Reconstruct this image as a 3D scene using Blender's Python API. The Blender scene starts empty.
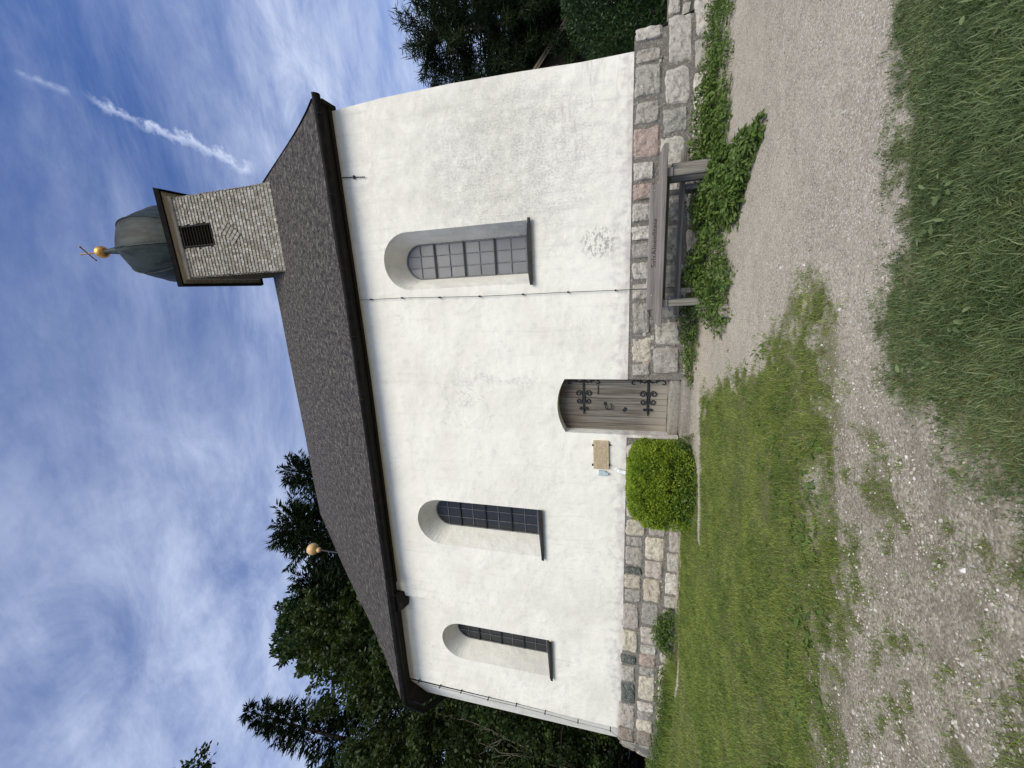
import bpy, bmesh, math, random
import numpy as np
from mathutils import Vector, Matrix, noise
from mathutils.geometry import tessellate_polygon
R = math.radians
random.seed(7); rng = np.random.default_rng(7)
scene = bpy.context.scene
COL = scene.collection

# ------------------------------------------------------------------ camera
yaw, pit, rol = R(14.592), R(14.890), R(0.654)
fw = Vector((-math.sin(yaw)*math.cos(pit), math.cos(yaw)*math.cos(pit), math.sin(pit)))
rt0 = Vector((math.cos(yaw), math.sin(yaw), 0)); up0 = rt0.cross(fw)
rt = rt0*math.cos(rol) + up0*math.sin(rol)
upv = -rt0*math.sin(rol) + up0*math.cos(rol)
cam = bpy.data.cameras.new('camera'); camo = bpy.data.objects.new('camera', cam); COL.objects.link(camo)
# the phone was held on its side: picture right = world down, picture up = world right
xa, ya, za = -upv, rt, -fw
M = Matrix((xa, ya, za)).transposed().to_4x4(); M.translation = (0, -8.0, 1.5)
camo.matrix_world = M
cam.sensor_fit = 'HORIZONTAL'; cam.sensor_width = 36; cam.lens = 36*385/1024
cam.clip_start = 0.05; cam.clip_end = 3000
scene.camera = camo

# ------------------------------------------------------------------ light
SUN_EL, SUN_AZ = R(40), R(152)          # azimuth clockwise from +Y (north) : right and in front of the wall
sund = Vector((math.sin(SUN_AZ)*math.cos(SUN_EL), math.cos(SUN_AZ)*math.cos(SUN_EL), math.sin(SUN_EL)))
sl = bpy.data.lights.new('sun', 'SUN'); sl.energy = 3.7; sl.angle = R(36); sl.color = (1, .925, .745)
so = bpy.data.objects.new('sun', sl); COL.objects.link(so)
so.rotation_euler = sund.to_track_quat('Z', 'Y').to_euler(); so.location = sund*60

W = bpy.data.worlds.new('World'); scene.world = W; W.use_nodes = True
nt = W.node_tree; nt.nodes.clear()
def N(t, typ, **kw):
    n = t.nodes.new(typ)
    for k, v in kw.items():
        if k == 'inp':
            for a, b in v.items(): n.inputs[a].default_value = b
        else: setattr(n, k, v)
    return n
def L(t, a, b): t.links.new(a, b)
def math_(t, op, a, b=None, c=None, clamp=False):
    n = t.nodes.new('ShaderNodeMath'); n.operation = op; n.use_clamp = clamp
    for i, v in enumerate((a, b, c)):
        if v is None: continue
        if isinstance(v, (int, float)): n.inputs[i].default_value = v
        else: t.links.new(v, n.inputs[i])
    return n.outputs[0]
def mixc(t, fac, a, b, mode='MIX'):
    n = t.nodes.new('ShaderNodeMix'); n.data_type = 'RGBA'; n.blend_type = mode
    for s, v in ((n.inputs[0], fac), (n.inputs[6], a), (n.inputs[7], b)):
        if isinstance(v, (int, float)): s.default_value = v
        elif isinstance(v, tuple): s.default_value = (*v[:3], 1)
        else: t.links.new(v, s)
    return n.outputs[2]
def ramp(t, v, lo, hi, a=0., b=1.):
    n = t.nodes.new('ShaderNodeMapRange'); n.clamp = True; n.interpolation_type = 'SMOOTHSTEP'
    t.links.new(v, n.inputs[0])
    for i, q in zip((1, 2, 3, 4), (lo, hi, a, b)): n.inputs[i].default_value = q
    return n.outputs[0]
def noise_(t, vec, scale, detail=4, rough=.55, dist=0., dim='3D'):
    n = t.nodes.new('ShaderNodeTexNoise'); n.noise_dimensions = dim
    n.inputs['Scale'].default_value = scale; n.inputs['Detail'].default_value = detail
    n.inputs['Roughness'].default_value = rough; n.inputs['Distortion'].default_value = dist
    if vec is not None: t.links.new(vec, n.inputs['Vector'])
    return n.outputs[0]

sky = N(nt, 'ShaderNodeTexSky', sky_type='NISHITA', sun_disc=False, sun_elevation=SUN_EL, sun_rotation=SUN_AZ,
        altitude=900, air_density=1.0, dust_density=0.4, ozone_density=2.2)
geo = N(nt, 'ShaderNodeTexCoord')
sep = N(nt, 'ShaderNodeSeparateXYZ'); L(nt, geo.outputs['Generated'], sep.inputs[0])
zz = math_(nt, 'MAXIMUM', sep.outputs[2], 0.06)
px = math_(nt, 'DIVIDE', sep.outputs[0], zz); py = math_(nt, 'DIVIDE', sep.outputs[1], zz)
cmb = N(nt, 'ShaderNodeCombineXYZ'); L(nt, px, cmb.inputs[0]); L(nt, py, cmb.inputs[1])
P = cmb.outputs[0]
mp = N(nt, 'ShaderNodeMapping', inp={'Rotation': (0, 0, R(-58)), 'Scale': (.55, 1.9, 1)}); L(nt, P, mp.inputs[0])
mp2 = N(nt, 'ShaderNodeMapping', inp={'Rotation': (0, 0, R(20)), 'Scale': (1, 1.5, 1), 'Location': (3.1, 1.7, 0)}); L(nt, P, mp2.inputs[0])
n1 = noise_(nt, mp.outputs[0], 2.3, 11, .68, .35)
n2 = noise_(nt, mp2.outputs[0], 3.6, 10, .64, .4)
n3 = noise_(nt, P, .9, 3, .5)
# cirrus is denser towards the west and low down, thin round the contrail
west = ramp(nt, px, .42, -.5); low = ramp(nt, py, .7, 1.25)
reg = math_(nt, 'MAXIMUM', math_(nt, 'MULTIPLY', west, .85), math_(nt, 'MULTIPLY', low, 1.15))
c1 = math_(nt, 'MULTIPLY', ramp(nt, n1, .34, .80), .82)
c2 = math_(nt, 'MULTIPLY', ramp(nt, n2, .28, .80), .66)
cl = math_(nt, 'ADD', math_(nt, 'MULTIPLY', c1, .62), math_(nt, 'MULTIPLY', c2, math_(nt, 'MULTIPLY', reg, 1.0)))
cl = math_(nt, 'MULTIPLY_ADD', reg, .22, math_(nt, 'MULTIPLY', cl, ramp(nt, n3, .28, .62, .45, 1.1)))
# contrail
def seg_mask(ax, ay, bx, by, w0, w1, wob, seed):
    dx, dy = bx-ax, by-ay; l2 = dx*dx+dy*dy; ln = math.sqrt(l2)
    u_ = math_(nt, 'SUBTRACT', px, ax); v_ = math_(nt, 'SUBTRACT', py, ay)
    t = math_(nt, 'DIVIDE', math_(nt, 'ADD', math_(nt, 'MULTIPLY', u_, dx), math_(nt, 'MULTIPLY', v_, dy)), l2)
    d = math_(nt, 'DIVIDE', math_(nt, 'SUBTRACT', math_(nt, 'MULTIPLY', v_, dx), math_(nt, 'MULTIPLY', u_, dy)), ln)
    ns = noise_(nt, P, 26, 5, .65); nb = noise_(nt, P, 9, 3, .5)
    d = math_(nt, 'ADD', d, math_(nt, 'MULTIPLY', math_(nt, 'SUBTRACT', ns, .5), wob))
    d = math_(nt, 'ABSOLUTE', math_(nt, 'ADD', d, math_(nt, 'MULTIPLY', math_(nt, 'SUBTRACT', nb, .5), wob*.8)))
    w = math_(nt, 'MULTIPLY_ADD', t, w1-w0, w0)
    m = math_(nt, 'SUBTRACT', 1.0, math_(nt, 'DIVIDE', d, w), clamp=True)
    m = math_(nt, 'MULTIPLY', m, math_(nt, 'MULTIPLY', ramp(nt, t, -.03, .12), ramp(nt, t, 1.0, .84)))
    return math_(nt, 'MULTIPLY', m, ramp(nt, ns, .32, .62, .25, 1.25))
ct = seg_mask(.40, .63, .36, 1.01, .012, .021, .065, 1)
ct2 = math_(nt, 'MULTIPLY', seg_mask(.405, .535, .40, .61, .006, .009, .02, 2), .35)
cl = math_(nt, 'ADD', cl, math_(nt, 'ADD', math_(nt, 'MULTIPLY', ct, .72), ct2), clamp=True)
skyc = mixc(nt, 1.0, sky.outputs[0], (1.08, 1.30, 1.86), 'MULTIPLY')
# light veil: thin cloud lowers contrast everywhere
fin = mixc(nt, cl, skyc, (5.6, 6.5, 8.8))
bg = N(nt, 'ShaderNodeBackground'); bg.inputs[1].default_value = .105
L(nt, fin, bg.inputs[0])
out = N(nt, 'ShaderNodeOutputWorld'); L(nt, bg.outputs[0], out.inputs[0])

scene.view_settings.view_transform = 'Standard'; scene.view_settings.look = 'None'
scene.view_settings.exposure = -0.05; scene.view_settings.gamma = 1; scene.view_settings.use_curve_mapping = False
scene.render.engine = 'CYCLES'
scene.cycles.max_bounces = 6; scene.cycles.diffuse_bounces = 3; scene.cycles.transparent_max_bounces = 6

# ------------------------------------------------------------------ helpers
def tag(o, label=None, cat=None, group=None, kind=None):
    if label: o['label'] = label
    if cat: o['category'] = cat
    if group: o['group'] = group
    if kind: o['kind'] = kind
    return o
def empty(name, loc=(0, 0, 0)):
    o = bpy.data.objects.new(name, None); COL.objects.link(o); o.location = loc; o.empty_display_size = .2
    return o
def link(name, me, mat=None, parent=None, smooth=False):
    o = bpy.data.objects.new(name, me); COL.objects.link(o)
    if mat:
        for m in (mat if isinstance(mat, (list, tuple)) else [mat]): me.materials.append(m)
    if parent is not None:
        o.parent = parent
        if parent.type == 'EMPTY': o.matrix_parent_inverse = Matrix.Translation(parent.location).inverted()
        else:
            p = parent.parent
            if p is not None: o.matrix_parent_inverse = Matrix.Identity(4)
    if smooth: me.polygons.foreach_set('use_smooth', [True]*len(me.polygons))
    return o
def obj(name, bm, mat=None, parent=None, smooth=False, normals=True):
    if normals: bmesh.ops.recalc_face_normals(bm, faces=bm.faces[:])
    me = bpy.data.meshes.new(name); bm.to_mesh(me); bm.free()
    return link(name, me, mat, parent, smooth)
def B(): return bmesh.new()
def box(bm, x0, x1, y0, y1, z0, z1, bev=0., rot=None, jit=0.):
    vs = [bm.verts.new((x, y, z)) for x in (x0, x1) for y in (y0, y1) for z in (z0, z1)]
    if jit:
        for v in vs: v.co += Vector((random.uniform(-jit, jit), random.uniform(-jit, jit), random.uniform(-jit, jit)))
    fs = [bm.faces.new([vs[i] for i in q]) for q in ((0, 1, 3, 2), (4, 6, 7, 5), (0, 4, 5, 1), (2, 3, 7, 6), (0, 2, 6, 4), (1, 5, 7, 3))]
    if rot:
        c = Vector(((x0+x1)/2, (y0+y1)/2, (z0+z1)/2))
        bmesh.ops.rotate(bm, verts=vs, cent=c, matrix=rot)
    if bev:
        bmesh.ops.recalc_face_normals(bm, faces=fs)
        bmesh.ops.bevel(bm, geom=list({e for f in fs for e in f.edges}), offset=bev, segments=1, affect='EDGES', profile=.5)
    return vs
def tube(bm, pts, r, n=6, taper=None, caps=True):
    pts = [Vector(p) for p in pts]; rings = []
    for i, p in enumerate(pts):
        d = (pts[min(i+1, len(pts)-1)] - pts[max(i-1, 0)]).normalized()
        a = d.cross(Vector((0, 0, 1)))
        if a.length < .05: a = d.cross(Vector((1, 0, 0)))
        a.normalize(); b = d.cross(a)
        rr = r if taper is None else r + (taper-r)*i/(len(pts)-1)
        if isinstance(r, (list, tuple)): rr = r[i]
        rings.append([bm.verts.new(p + (a*math.cos(t) + b*math.sin(t))*rr) for t in [2*math.pi*k/n for k in range(n)]])
    for A, Bq in zip(rings, rings[1:]):
        for k in range(n): bm.faces.new((A[k], A[(k+1) % n], Bq[(k+1) % n], Bq[k]))
    if caps:
        bm.faces.new(rings[0]); bm.faces.new(rings[-1][::-1])
def lathe(bm, prof, cx, cy, n=16, rot=0.):
    rings = [[bm.verts.new((cx + r*math.cos(rot+2*math.pi*k/n), cy + r*math.sin(rot+2*math.pi*k/n), z)) for k in range(n)] for z, r in prof]
    for A, Bq in zip(rings, rings[1:]):
        for k in range(n): bm.faces.new((A[k], A[(k+1) % n], Bq[(k+1) % n], Bq[k]))
    bm.faces.new(rings[0][::-1]); bm.faces.new(rings[-1])
def poly_face(bm, loops, y):
    """flat face in the XZ plane at depth y, first loop is the outline, the rest are holes"""
    allp = [p for l in loops for p in l]
    vs = [bm.verts.new((p[0], y, p[1])) for p in allp]
    for t in tessellate_polygon([[Vector((p[0], p[1], 0)) for p in l] for l in loops]):
        try: bm.faces.new([vs[i] for i in t])
        except ValueError: pass
    o = []; k = 0
    for l in loops: o.append(vs[k:k+len(l)]); k += len(l)
    return o
def skirt(bm, ring, y, pts=None):
    """side faces from a ring of verts back to depth y (optionally to another outline)"""
    b = [bm.verts.new((p[0], y, p[1])) for p in (pts or [(v.co.x, v.co.z) for v in ring])]
    n = len(ring)
    for k in range(n): bm.faces.new((ring[k], ring[(k+1) % n], b[(k+1) % n], b[k]))
    return b
def col_attr(me, name, data):
    a = me.attributes.new(name, 'FLOAT_COLOR', 'POINT'); a.data.foreach_set('color', np.asarray(data, dtype=np.float32).ravel())
def flt_attr(me, name, data):
    a = me.attributes.new(name, 'FLOAT', 'POINT'); a.data.foreach_set('value', np.asarray(data, dtype=np.float32).ravel())
def np_mesh(name, verts, faces_flat, sizes):
    me = bpy.data.meshes.new(name)
    verts = np.asarray(verts, dtype=np.float32).reshape(-1, 3)
    me.vertices.add(len(verts)); me.vertices.foreach_set('co', verts.ravel())
    faces_flat = np.asarray(faces_flat, dtype=np.int32); sizes = np.asarray(sizes, dtype=np.int32)
    me.loops.add(len(faces_flat)); me.loops.foreach_set('vertex_index', faces_flat)
    me.polygons.add(len(sizes))
    st = np.concatenate([[0], np.cumsum(sizes)[:-1]]).astype(np.int32)
    me.polygons.foreach_set('loop_start', st); me.polygons.foreach_set('loop_total', sizes)
    me.update(calc_edges=True); me.validate()
    return me
# value noise (numpy)
_tab = rng.random((256, 256))
def vnoise(x, y):
    xi = np.floor(x).astype(int); yi = np.floor(y).astype(int); fx = x-xi; fy = y-yi
    fx = fx*fx*(3-2*fx); fy = fy*fy*(3-2*fy)
    g = lambda i, j: _tab[i & 255, j & 255]
    return (g(xi, yi)*(1-fx)+g(xi+1, yi)*fx)*(1-fy) + (g(xi, yi+1)*(1-fx)+g(xi+1, yi+1)*fx)*fy
def fbm(x, y, o=4):
    s = 0; a = .5; t = 0
    for k in range(o): s = s + a*vnoise(x*2**k+17*k, y*2**k+31*k); t += a; a *= .55
    return s/t
def sdist(x, y, poly):
    """signed distance, positive inside"""
    x = np.asarray(x, float); y = np.asarray(y, float); ins = np.zeros(x.shape, bool); dm = np.full(x.shape, 1e9)
    n = len(poly)
    for i in range(n):
        ax, ay = poly[i]; bx, by = poly[(i+1) % n]
        dx, dy = bx-ax, by-ay
        t = np.clip(((x-ax)*dx+(y-ay)*dy)/(dx*dx+dy*dy+1e-12), 0, 1)
        dm = np.minimum(dm, np.hypot(x-ax-t*dx, y-ay-t*dy))
        c = ((ay > y) != (by > y)) & (x < (bx-ax)*(y-ay)/((by-ay) if by != ay else 1e-12)+ax)
        ins ^= c
    return np.where(ins, dm, -dm)
def sstep(v, a, b):
    t = np.clip((v-a)/(b-a), 0, 1); return t*t*(3-2*t)

# ------------------------------------------------------------------ materials
def mat(name, base=(.5, .5, .5), rough=.8, metal=0., spec=.3):
    m = bpy.data.materials.new(name); m.use_nodes = True
    b = m.node_tree.nodes['Principled BSDF']
    b.inputs['Base Color'].default_value = (*base, 1); b.inputs['Roughness'].default_value = rough
    b.inputs['Metallic'].default_value = metal; b.inputs['Specular IOR Level'].default_value = spec
    return m, m.node_tree, b
def objco(t):
    return N(t, 'ShaderNodeTexCoord').outputs['Object']
def bump(t, b, h, strength=.5, dist=.01):
    n = t.nodes.new('ShaderNodeBump'); n.inputs['Strength'].default_value = strength; n.inputs['Distance'].default_value = dist
    t.links.new(h, n.inputs['Height']); t.links.new(n.outputs[0], b.inputs['Normal'])
def scaled(t, v, s, rot=(0, 0, 0), loc=(0, 0, 0)):
    n = t.nodes.new('ShaderNodeMapping'); n.inputs['Scale'].default_value = s; n.inputs['Rotation'].default_value = rot; n.inputs['Location'].default_value = loc
    t.links.new(v, n.inputs[0]); return n.outputs[0]
def attr(t, name, out='Color'):
    n = t.nodes.new('ShaderNodeAttribute'); n.attribute_name = name; return n.outputs[out]
def noisy(name, c1, c2, scale=(8, 8, 8), rough=.8, metal=0., bmp=.3, spec=.3, detail=6, lo=.35, hi=.65, bd=.01):
    m, t, b = mat(name, c1, rough, metal, spec)
    v = scaled(t, objco(t), scale)
    n = noise_(t, v, 1.0, detail, .6)
    L(t, mixc(t, ramp(t, n, lo, hi), c1, c2), b.inputs['Base Color'])
    if bmp: bump(t, b, n, bmp, bd)
    return m

# lime plaster: white, with algae, pink damp stains, flaked patch and hairline cracks that belong to the wall
def plaster():
    m, t, b = mat('lime_plaster', (.8, .8, .78), .9, 0, .15)
    o = objco(t); s = N(t, 'ShaderNodeSeparateXYZ'); L(t, o, s.inputs[0]); X, Y, Z = s.outputs
    fine = noise_(t, o, 38, 5, .65); mid = noise_(t, o, 5.5, 6, .62); big = noise_(t, o, .7, 4, .55)
    streak = noise_(t, scaled(t, o, (6, 6, .55)), 1, 6, .65)
    hstr = noise_(t, scaled(t, o, (1.2, 1, 7)), 1, 6, .7)
    c = mixc(t, ramp(t, big, .35, .7), (.815, .785, .69), (.735, .70, .605))
    c = mixc(t, math_(t, 'MULTIPLY', ramp(t, mid, .50, .74), .42), c, (.56, .56, .53))
    c = mixc(t, math_(t, 'MULTIPLY', ramp(t, streak, .52, .74), ramp(t, X, -1.5, 2.5, .22, .55)), c, (.52, .505, .455))
    def blob(cx, cz, rx, rz):
        a = math_(t, 'DIVIDE', math_(t, 'SUBTRACT', X, cx), rx); d = math_(t, 'DIVIDE', math_(t, 'SUBTRACT', Z, cz), rz)
        q = math_(t, 'ADD', math_(t, 'MULTIPLY', a, a), math_(t, 'MULTIPLY', d, d))
        return ramp(t, q, 1.0, 0.0)
    # grey algae to the right of the first window
    n4 = noise_(t, scaled(t, o, (3.0, 1, 2.0)), 1.6, 10, .8)
    alg = math_(t, 'MULTIPLY', blob(2.35, 3.5, 1.9, 2.6), ramp(t, n4, .34, .60))
    n5 = noise_(t, scaled(t, o, (34, 34, 22)), 1, 5, .8)
    alg = math_(t, 'MULTIPLY', alg, ramp(t, n5, .38, .60, .12, 1.0))
    c = mixc(t, math_(t, 'MULTIPLY', alg, .66), c, (.27, .262, .235))
    top = math_(t, 'MULTIPLY', blob(3.0, 5.4, 3.0, 3.4), ramp(t, noise_(t, o, 2.4, 8, .75), .38, .68))
    c = mixc(t, math_(t, 'MULTIPLY', top, .45), c, (.54, .515, .445))
    pk = math_(t, 'MULTIPLY', blob(3.0, 2.1, 1.3, .9), ramp(t, hstr, .5, .66))
    c = mixc(t, math_(t, 'MULTIPLY', pk, .75), c, (.50, .43, .40))
    # splash zone above the plinth
    sp = math_(t, 'MULTIPLY', ramp(t, Z, 1.75, 1.24), ramp(t, mid, .42, .66))
    c = mixc(t, math_(t, 'MULTIPLY', sp, .7), c, (.50, .45, .42))
    sp2 = math_(t, 'MULTIPLY', ramp(t, Z, 1.42, 1.24), ramp(t, hstr, .35, .6))
    c = mixc(t, math_(t, 'MULTIPLY', sp2, .55), c, (.42, .35, .32))
    # run-off streaks under the sills
    for cx in (.66, -5.83, -9.7):
        st_ = math_(t, 'MULTIPLY', blob(cx, 2.85, .75, .55), ramp(t, noise_(t, scaled(t, o, (11, 1, .7)), 1, 4, .6), .52, .68))
        c = mixc(t, math_(t, 'MULTIPLY', st_, .35), c, (.46, .45, .42))
    # grey smear of an old repaired crack between door and eave
    wob = math_(t, 'MULTIPLY', math_(t, 'SUBTRACT', noise_(t, o, 2.2, 5, .65), .5), 1.1)
    xx = math_(t, 'ADD', X, wob); zz2 = math_(t, 'ADD', Z, wob)
    sm1 = math_(t, 'MULTIPLY', ramp(t, math_(t, 'ABSOLUTE', math_(t, 'ADD', xx, 2.0)), .16, 0.), math_(t, 'MULTIPLY', ramp(t, Z, 2.9, 3.4), ramp(t, Z, 5.4, 5.0)))
    sm2 = math_(t, 'MULTIPLY', ramp(t, math_(t, 'ABSOLUTE', math_(t, 'SUBTRACT', zz2, 5.3)), .13, 0.), math_(t, 'MULTIPLY', ramp(t, X, -3.3, -3.0), ramp(t, X, -1.9, -2.2)))
    sm = math_(t, 'MULTIPLY', math_(t, 'MAXIMUM', sm1, sm2), ramp(t, noise_(t, o, 16, 6, .75), .38, .62))
    c = mixc(t, math_(t, 'MULTIPLY', sm, .42), c, (.40, .395, .37))
    # flaked patch
    flk = math_(t, 'MULTIPLY', blob(.74, 1.80, .36, .46), ramp(t, noise_(t, scaled(t, o, (1, 1, 1.3)), 8.5, 9, .78), .52, .545))
    c = mixc(t, flk, c, (.43, .41, .37))
    flk2 = math_(t, 'MULTIPLY', blob(-2.3, 1.5, 1.0, .5), ramp(t, noise_(t, o, 9.0, 7, .7), .585, .61))
    c = mixc(t, math_(t, 'MULTIPLY', flk2, .7), c, (.50, .44, .41))
    # cracks : thin bands where warped noise crosses its middle
    def cracks(sc, w, reg, k):
        q = noise_(t, scaled(t, o, sc), 1.0, 3, .5, 1.2)
        return math_(t, 'MULTIPLY', math_(t, 'MULTIPLY', ramp(t, math_(t, 'ABSOLUTE', math_(t, 'SUBTRACT', q, .5)), w, 0.), reg), k)
    ck = cracks((1.1, 1, .7), .006, blob(-2.3, 4.9, 1.3, 1.2), .5)
    ck2 = cracks((.8, 1, 1.3), .005, ramp(t, noise_(t, o, .9, 3), .5, .62), .35)
    c = mixc(t, math_(t, 'MAXIMUM', ck, ck2), c, (.38, .37, .35))
    # dark pinholes
    v = N(t, 'ShaderNodeTexVoronoi', inp={'Scale': 9.0}); L(t, o, v.inputs['Vector'])
    ph = math_(t, 'MULTIPLY', ramp(t, v.outputs['Distance'], .10, .05), ramp(t, noise_(t, o, 2.3, 3), .5, .62))
    c = mixc(t, math_(t, 'MULTIPLY', ph, .55), c, (.30, .29, .27))
    L(t, c, b.inputs['Base Color'])
    h = math_(t, 'ADD', math_(t, 'MULTIPLY', mid, .9), math_(t, 'MULTIPLY', fine, .30))
    h = math_(t, 'MULTIPLY', h, ramp(t, noise_(t, o, .8, 3, .5), .35, .65, .45, 1.2))
    h = math_(t, 'ADD', h, math_(t, 'MULTIPLY', noise_(t, o, 1.6, 3, .5), 1.8))
    h = math_(t, 'SUBTRACT', h, math_(t, 'MULTIPLY', flk, .35))
    bump(t, b, h, .7, .026)
    return m
M_plaster = plaster()

def stone_mat(name='rubble_stone', gain=1.0):
    m, t, b = mat(name, (.4, .4, .4), .92, 0, .2)
    o = objco(t); c = attr(t, 'tone')
    n1 = noise_(t, o, 17, 9, .8); n2 = noise_(t, o, 42, 5, .8); n3 = noise_(t, o, 4, 4, .5)
    c = mixc(t, math_(t, 'MULTIPLY', ramp(t, n1, .48, .62), .62), c, (.135, .118, .095))
    c = mixc(t, math_(t, 'MULTIPLY', ramp(t, n2, .51, .64), .6), c, (.70, .65, .55))
    c = mixc(t, math_(t, 'MULTIPLY', ramp(t, n3, .52, .72), .35), c, (.22, .20, .18))
    if gain != 1: c = mixc(t, 1.0, c, (gain, gain, gain), 'MULTIPLY')
    L(t, c, b.inputs['Base Color'])
    bump(t, b, math_(t, 'ADD', n1, math_(t, 'MULTIPLY', n2, .6)), 1.0, .032)
    return m
M_stone = stone_mat()

def wood(name, c1, c2, c3, grain=(1.2, 30, 30), rough=.85, bmp=.5):
    m, t, b = mat(name, c1, rough, 0, .2)
    o = objco(t)
    g = noise_(t, scaled(t, o, grain), 1, 8, .65); g2 = noise_(t, scaled(t, o, tuple(q*.35 for q in grain)), 1, 3, .5)
    c = mixc(t, ramp(t, g, .35, .68), c1, c2); c = mixc(t, math_(t, 'MULTIPLY', ramp(t, g2, .5, .72), .7), c, c3)
    L(t, c, b.inputs['Base Color']); bump(t, b, g, bmp, .006)
    return m
M_table = wood('weathered_table_wood', (.235, .212, .185), (.12, .106, .092), (.29, .268, .235), (1.4, 34, 34))
M_tablev = wood('weathered_post_wood', (.26, .24, .20), (.14, .126, .105), (.33, .305, .255), (34, 34, 1.6))
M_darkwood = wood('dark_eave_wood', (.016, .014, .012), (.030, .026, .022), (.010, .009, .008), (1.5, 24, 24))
M_shedwood = wood('shed_board', (.20, .165, .12), (.12, .095, .065), (.25, .21, .15), (3, 18, 18))
M_sheddark = wood('shed_dark_board', (.03, .024, .018), (.018, .014, .01), (.04, .03, .022), (18, 18, 2))
M_black = noisy('tarred_fascia_board', (.006, .0055, .005), (.011, .010, .009), (6, 6, 6), .85, 0, .2, .05)
def door_mat():
    m, t, b = mat('old_oak_door', (.2, .19, .17), .8, 0, .25)
    o = objco(t); s = N(t, 'ShaderNodeSeparateXYZ'); L(t, o, s.inputs[0])
    g = noise_(t, scaled(t, o, (32, 32, 1.3)), 1, 8, .66); g2 = noise_(t, scaled(t, o, (7, 7, .5)), 1, 4, .5)
    c = mixc(t, ramp(t, g, .36, .66), (.19, .168, .138), (.085, .073, .058))
    c = mixc(t, math_(t, 'MULTIPLY', ramp(t, g2, .48, .7), .6), c, (.275, .26, .225))
    # boards weathered pale at the foot, brown and tarred at the head
    c = mixc(t, math_(t, 'MULTIPLY', ramp(t, s.outputs[2], 1.05, .42), .7), c, (.36, .32, .255))
    br = math_(t, 'MULTIPLY', ramp(t, s.outputs[2], 1.9, 2.6), ramp(t, g2, .38, .6))
    c = mixc(t, math_(t, 'MULTIPLY', br, .75), c, (.085, .05, .03))
    L(t, c, b.inputs['Base Color']); bump(t, b, g, .7, .006)
    return m
M_door = door_mat()
M_iron = noisy('wrought_iron', (.020, .022, .024), (.035, .035, .036), (40, 40, 40), .6, .4, .2)
M_metal = noisy('dark_sheet_metal', (.012, .0115, .011), (.026, .025, .023), (5, 5, 5), .6, 0, .15, .25)
M_cornice = wood('cornice_board', (.52, .46, .36), (.33, .29, .22), (.60, .53, .42), (2.5, 18, 18))
M_gold = noisy('old_gilding', (.72, .40, .11), (.50, .25, .06), (9, 9, 9), .45, .7, .1)
M_palegold = noisy('worn_pale_gilding', (.74, .50, .24), (.60, .36, .14), (7, 7, 7), .65, .15, .2)
M_cross = noisy('gilded_cross_metal', (.45, .25, .09), (.22, .12, .06), (9, 9, 9), .45, .7, .1)
def copper():
    m, t, b = mat('patinated_copper', (.1, .12, .11), .62, 0, .22)
    o = objco(t)
    n = noise_(t, scaled(t, o, (3.2, 3.2, .7)), 1, 6, .6); n2 = noise_(t, scaled(t, o, (14, 14, 1.0)), 1, 5, .6)
    c = mixc(t, ramp(t, n, .36, .66), (.027, .038, .034), (.007, .009, .0085))
    c = mixc(t, math_(t, 'MULTIPLY', ramp(t, n2, .52, .72), .5), c, (.050, .064, .057))
    L(t, c, b.inputs['Base Color']); bump(t, b, n2, .15, .02)
    return m
M_copper = copper()
def shingles(name, c1, c2, c3, su, sv):
    """wooden shingle roof: rows with individually toned shingles, in the surface's own UV"""
    m, t, b = mat(name, c1, .85, 0, .25)
    uv = N(t, 'ShaderNodeUVMap').outputs[0]
    br = N(t, 'ShaderNodeTexBrick', inp={'Scale': 1.0, 'Mortar Size': .012, 'Mortar Smooth': .3, 'Brick Width': su, 'Row Height': sv,
            'Color1': (0, 0, 0, 1), 'Color2': (1, 1, 1, 1), 'Mortar': (.0, .0, .0, 1)}); br.offset = .43; br.squash = 1
    L(t, uv, br.inputs['Vector'])
    s = N(t, 'ShaderNodeSeparateXYZ'); L(t, uv, s.inputs[0])
    nz = noise_(t, uv, 2.2, 7, .7); nf = noise_(t, scaled(t, uv, (26, 4, 1)), 1, 5, .7)
    rw = math_(t, 'FRACT', math_(t, 'ADD', math_(t, 'DIVIDE', s.outputs[1], sv), math_(t, 'MULTIPLY', nz, .25)))
    wn = N(t, 'ShaderNodeTexWhiteNoise', noise_dimensions='2D')
    L(t, scaled(t, uv, (1/su, 1/sv, 1)), wn.inputs['Vector'])
    tone = N(t, 'ShaderNodeSeparateColor'); L(t, br.outputs['Color'], tone.inputs[0])
    c = mixc(t, tone.outputs[0], c1, c2)
    c = mixc(t, math_(t, 'MULTIPLY', ramp(t, nf, .48, .74), .75), c, c3)
    c = mixc(t, math_(t, 'MULTIPLY', ramp(t, nz, .5, .75), .5), c, (c1[0]*.45, c1[1]*.42, c1[2]*.42))
    c = mixc(t, math_(t, 'MULTIPLY', ramp(t, rw, .18, .0), .6), c, (.012, .011, .010))
    sp_ = noise_(t, scaled(t, uv, (9, 3.2, 1)), 1, 6, .75); sp2 = noise_(t, scaled(t, uv, (5, 7, 1), (0, 0, .6)), 1, 5, .7)
    c = mixc(t, math_(t, 'MULTIPLY', ramp(t, sp_, .45, .58), .85), c, (c1[0]*.30, c1[1]*.30, c1[2]*.30))
    c = mixc(t, math_(t, 'MULTIPLY', ramp(t, sp2, .52, .66), .7), c, tuple(q*1.2 for q in c3))
    L(t, c, b.inputs['Base Color'])
    h = math_(t, 'ADD', math_(t, 'MULTIPLY', rw, -.9), math_(t, 'MULTIPLY', tone.outputs[0], .5)); h = math_(t, 'ADD', h, math_(t, 'MULTIPLY', nf, .8))
    bump(t, b, h, 1.0, .05)
    return m
M_roof = shingles('old_roof_shingles', (.060, .050, .041), (.106, .091, .076), (.205, .178, .150), .10, .16)
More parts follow.
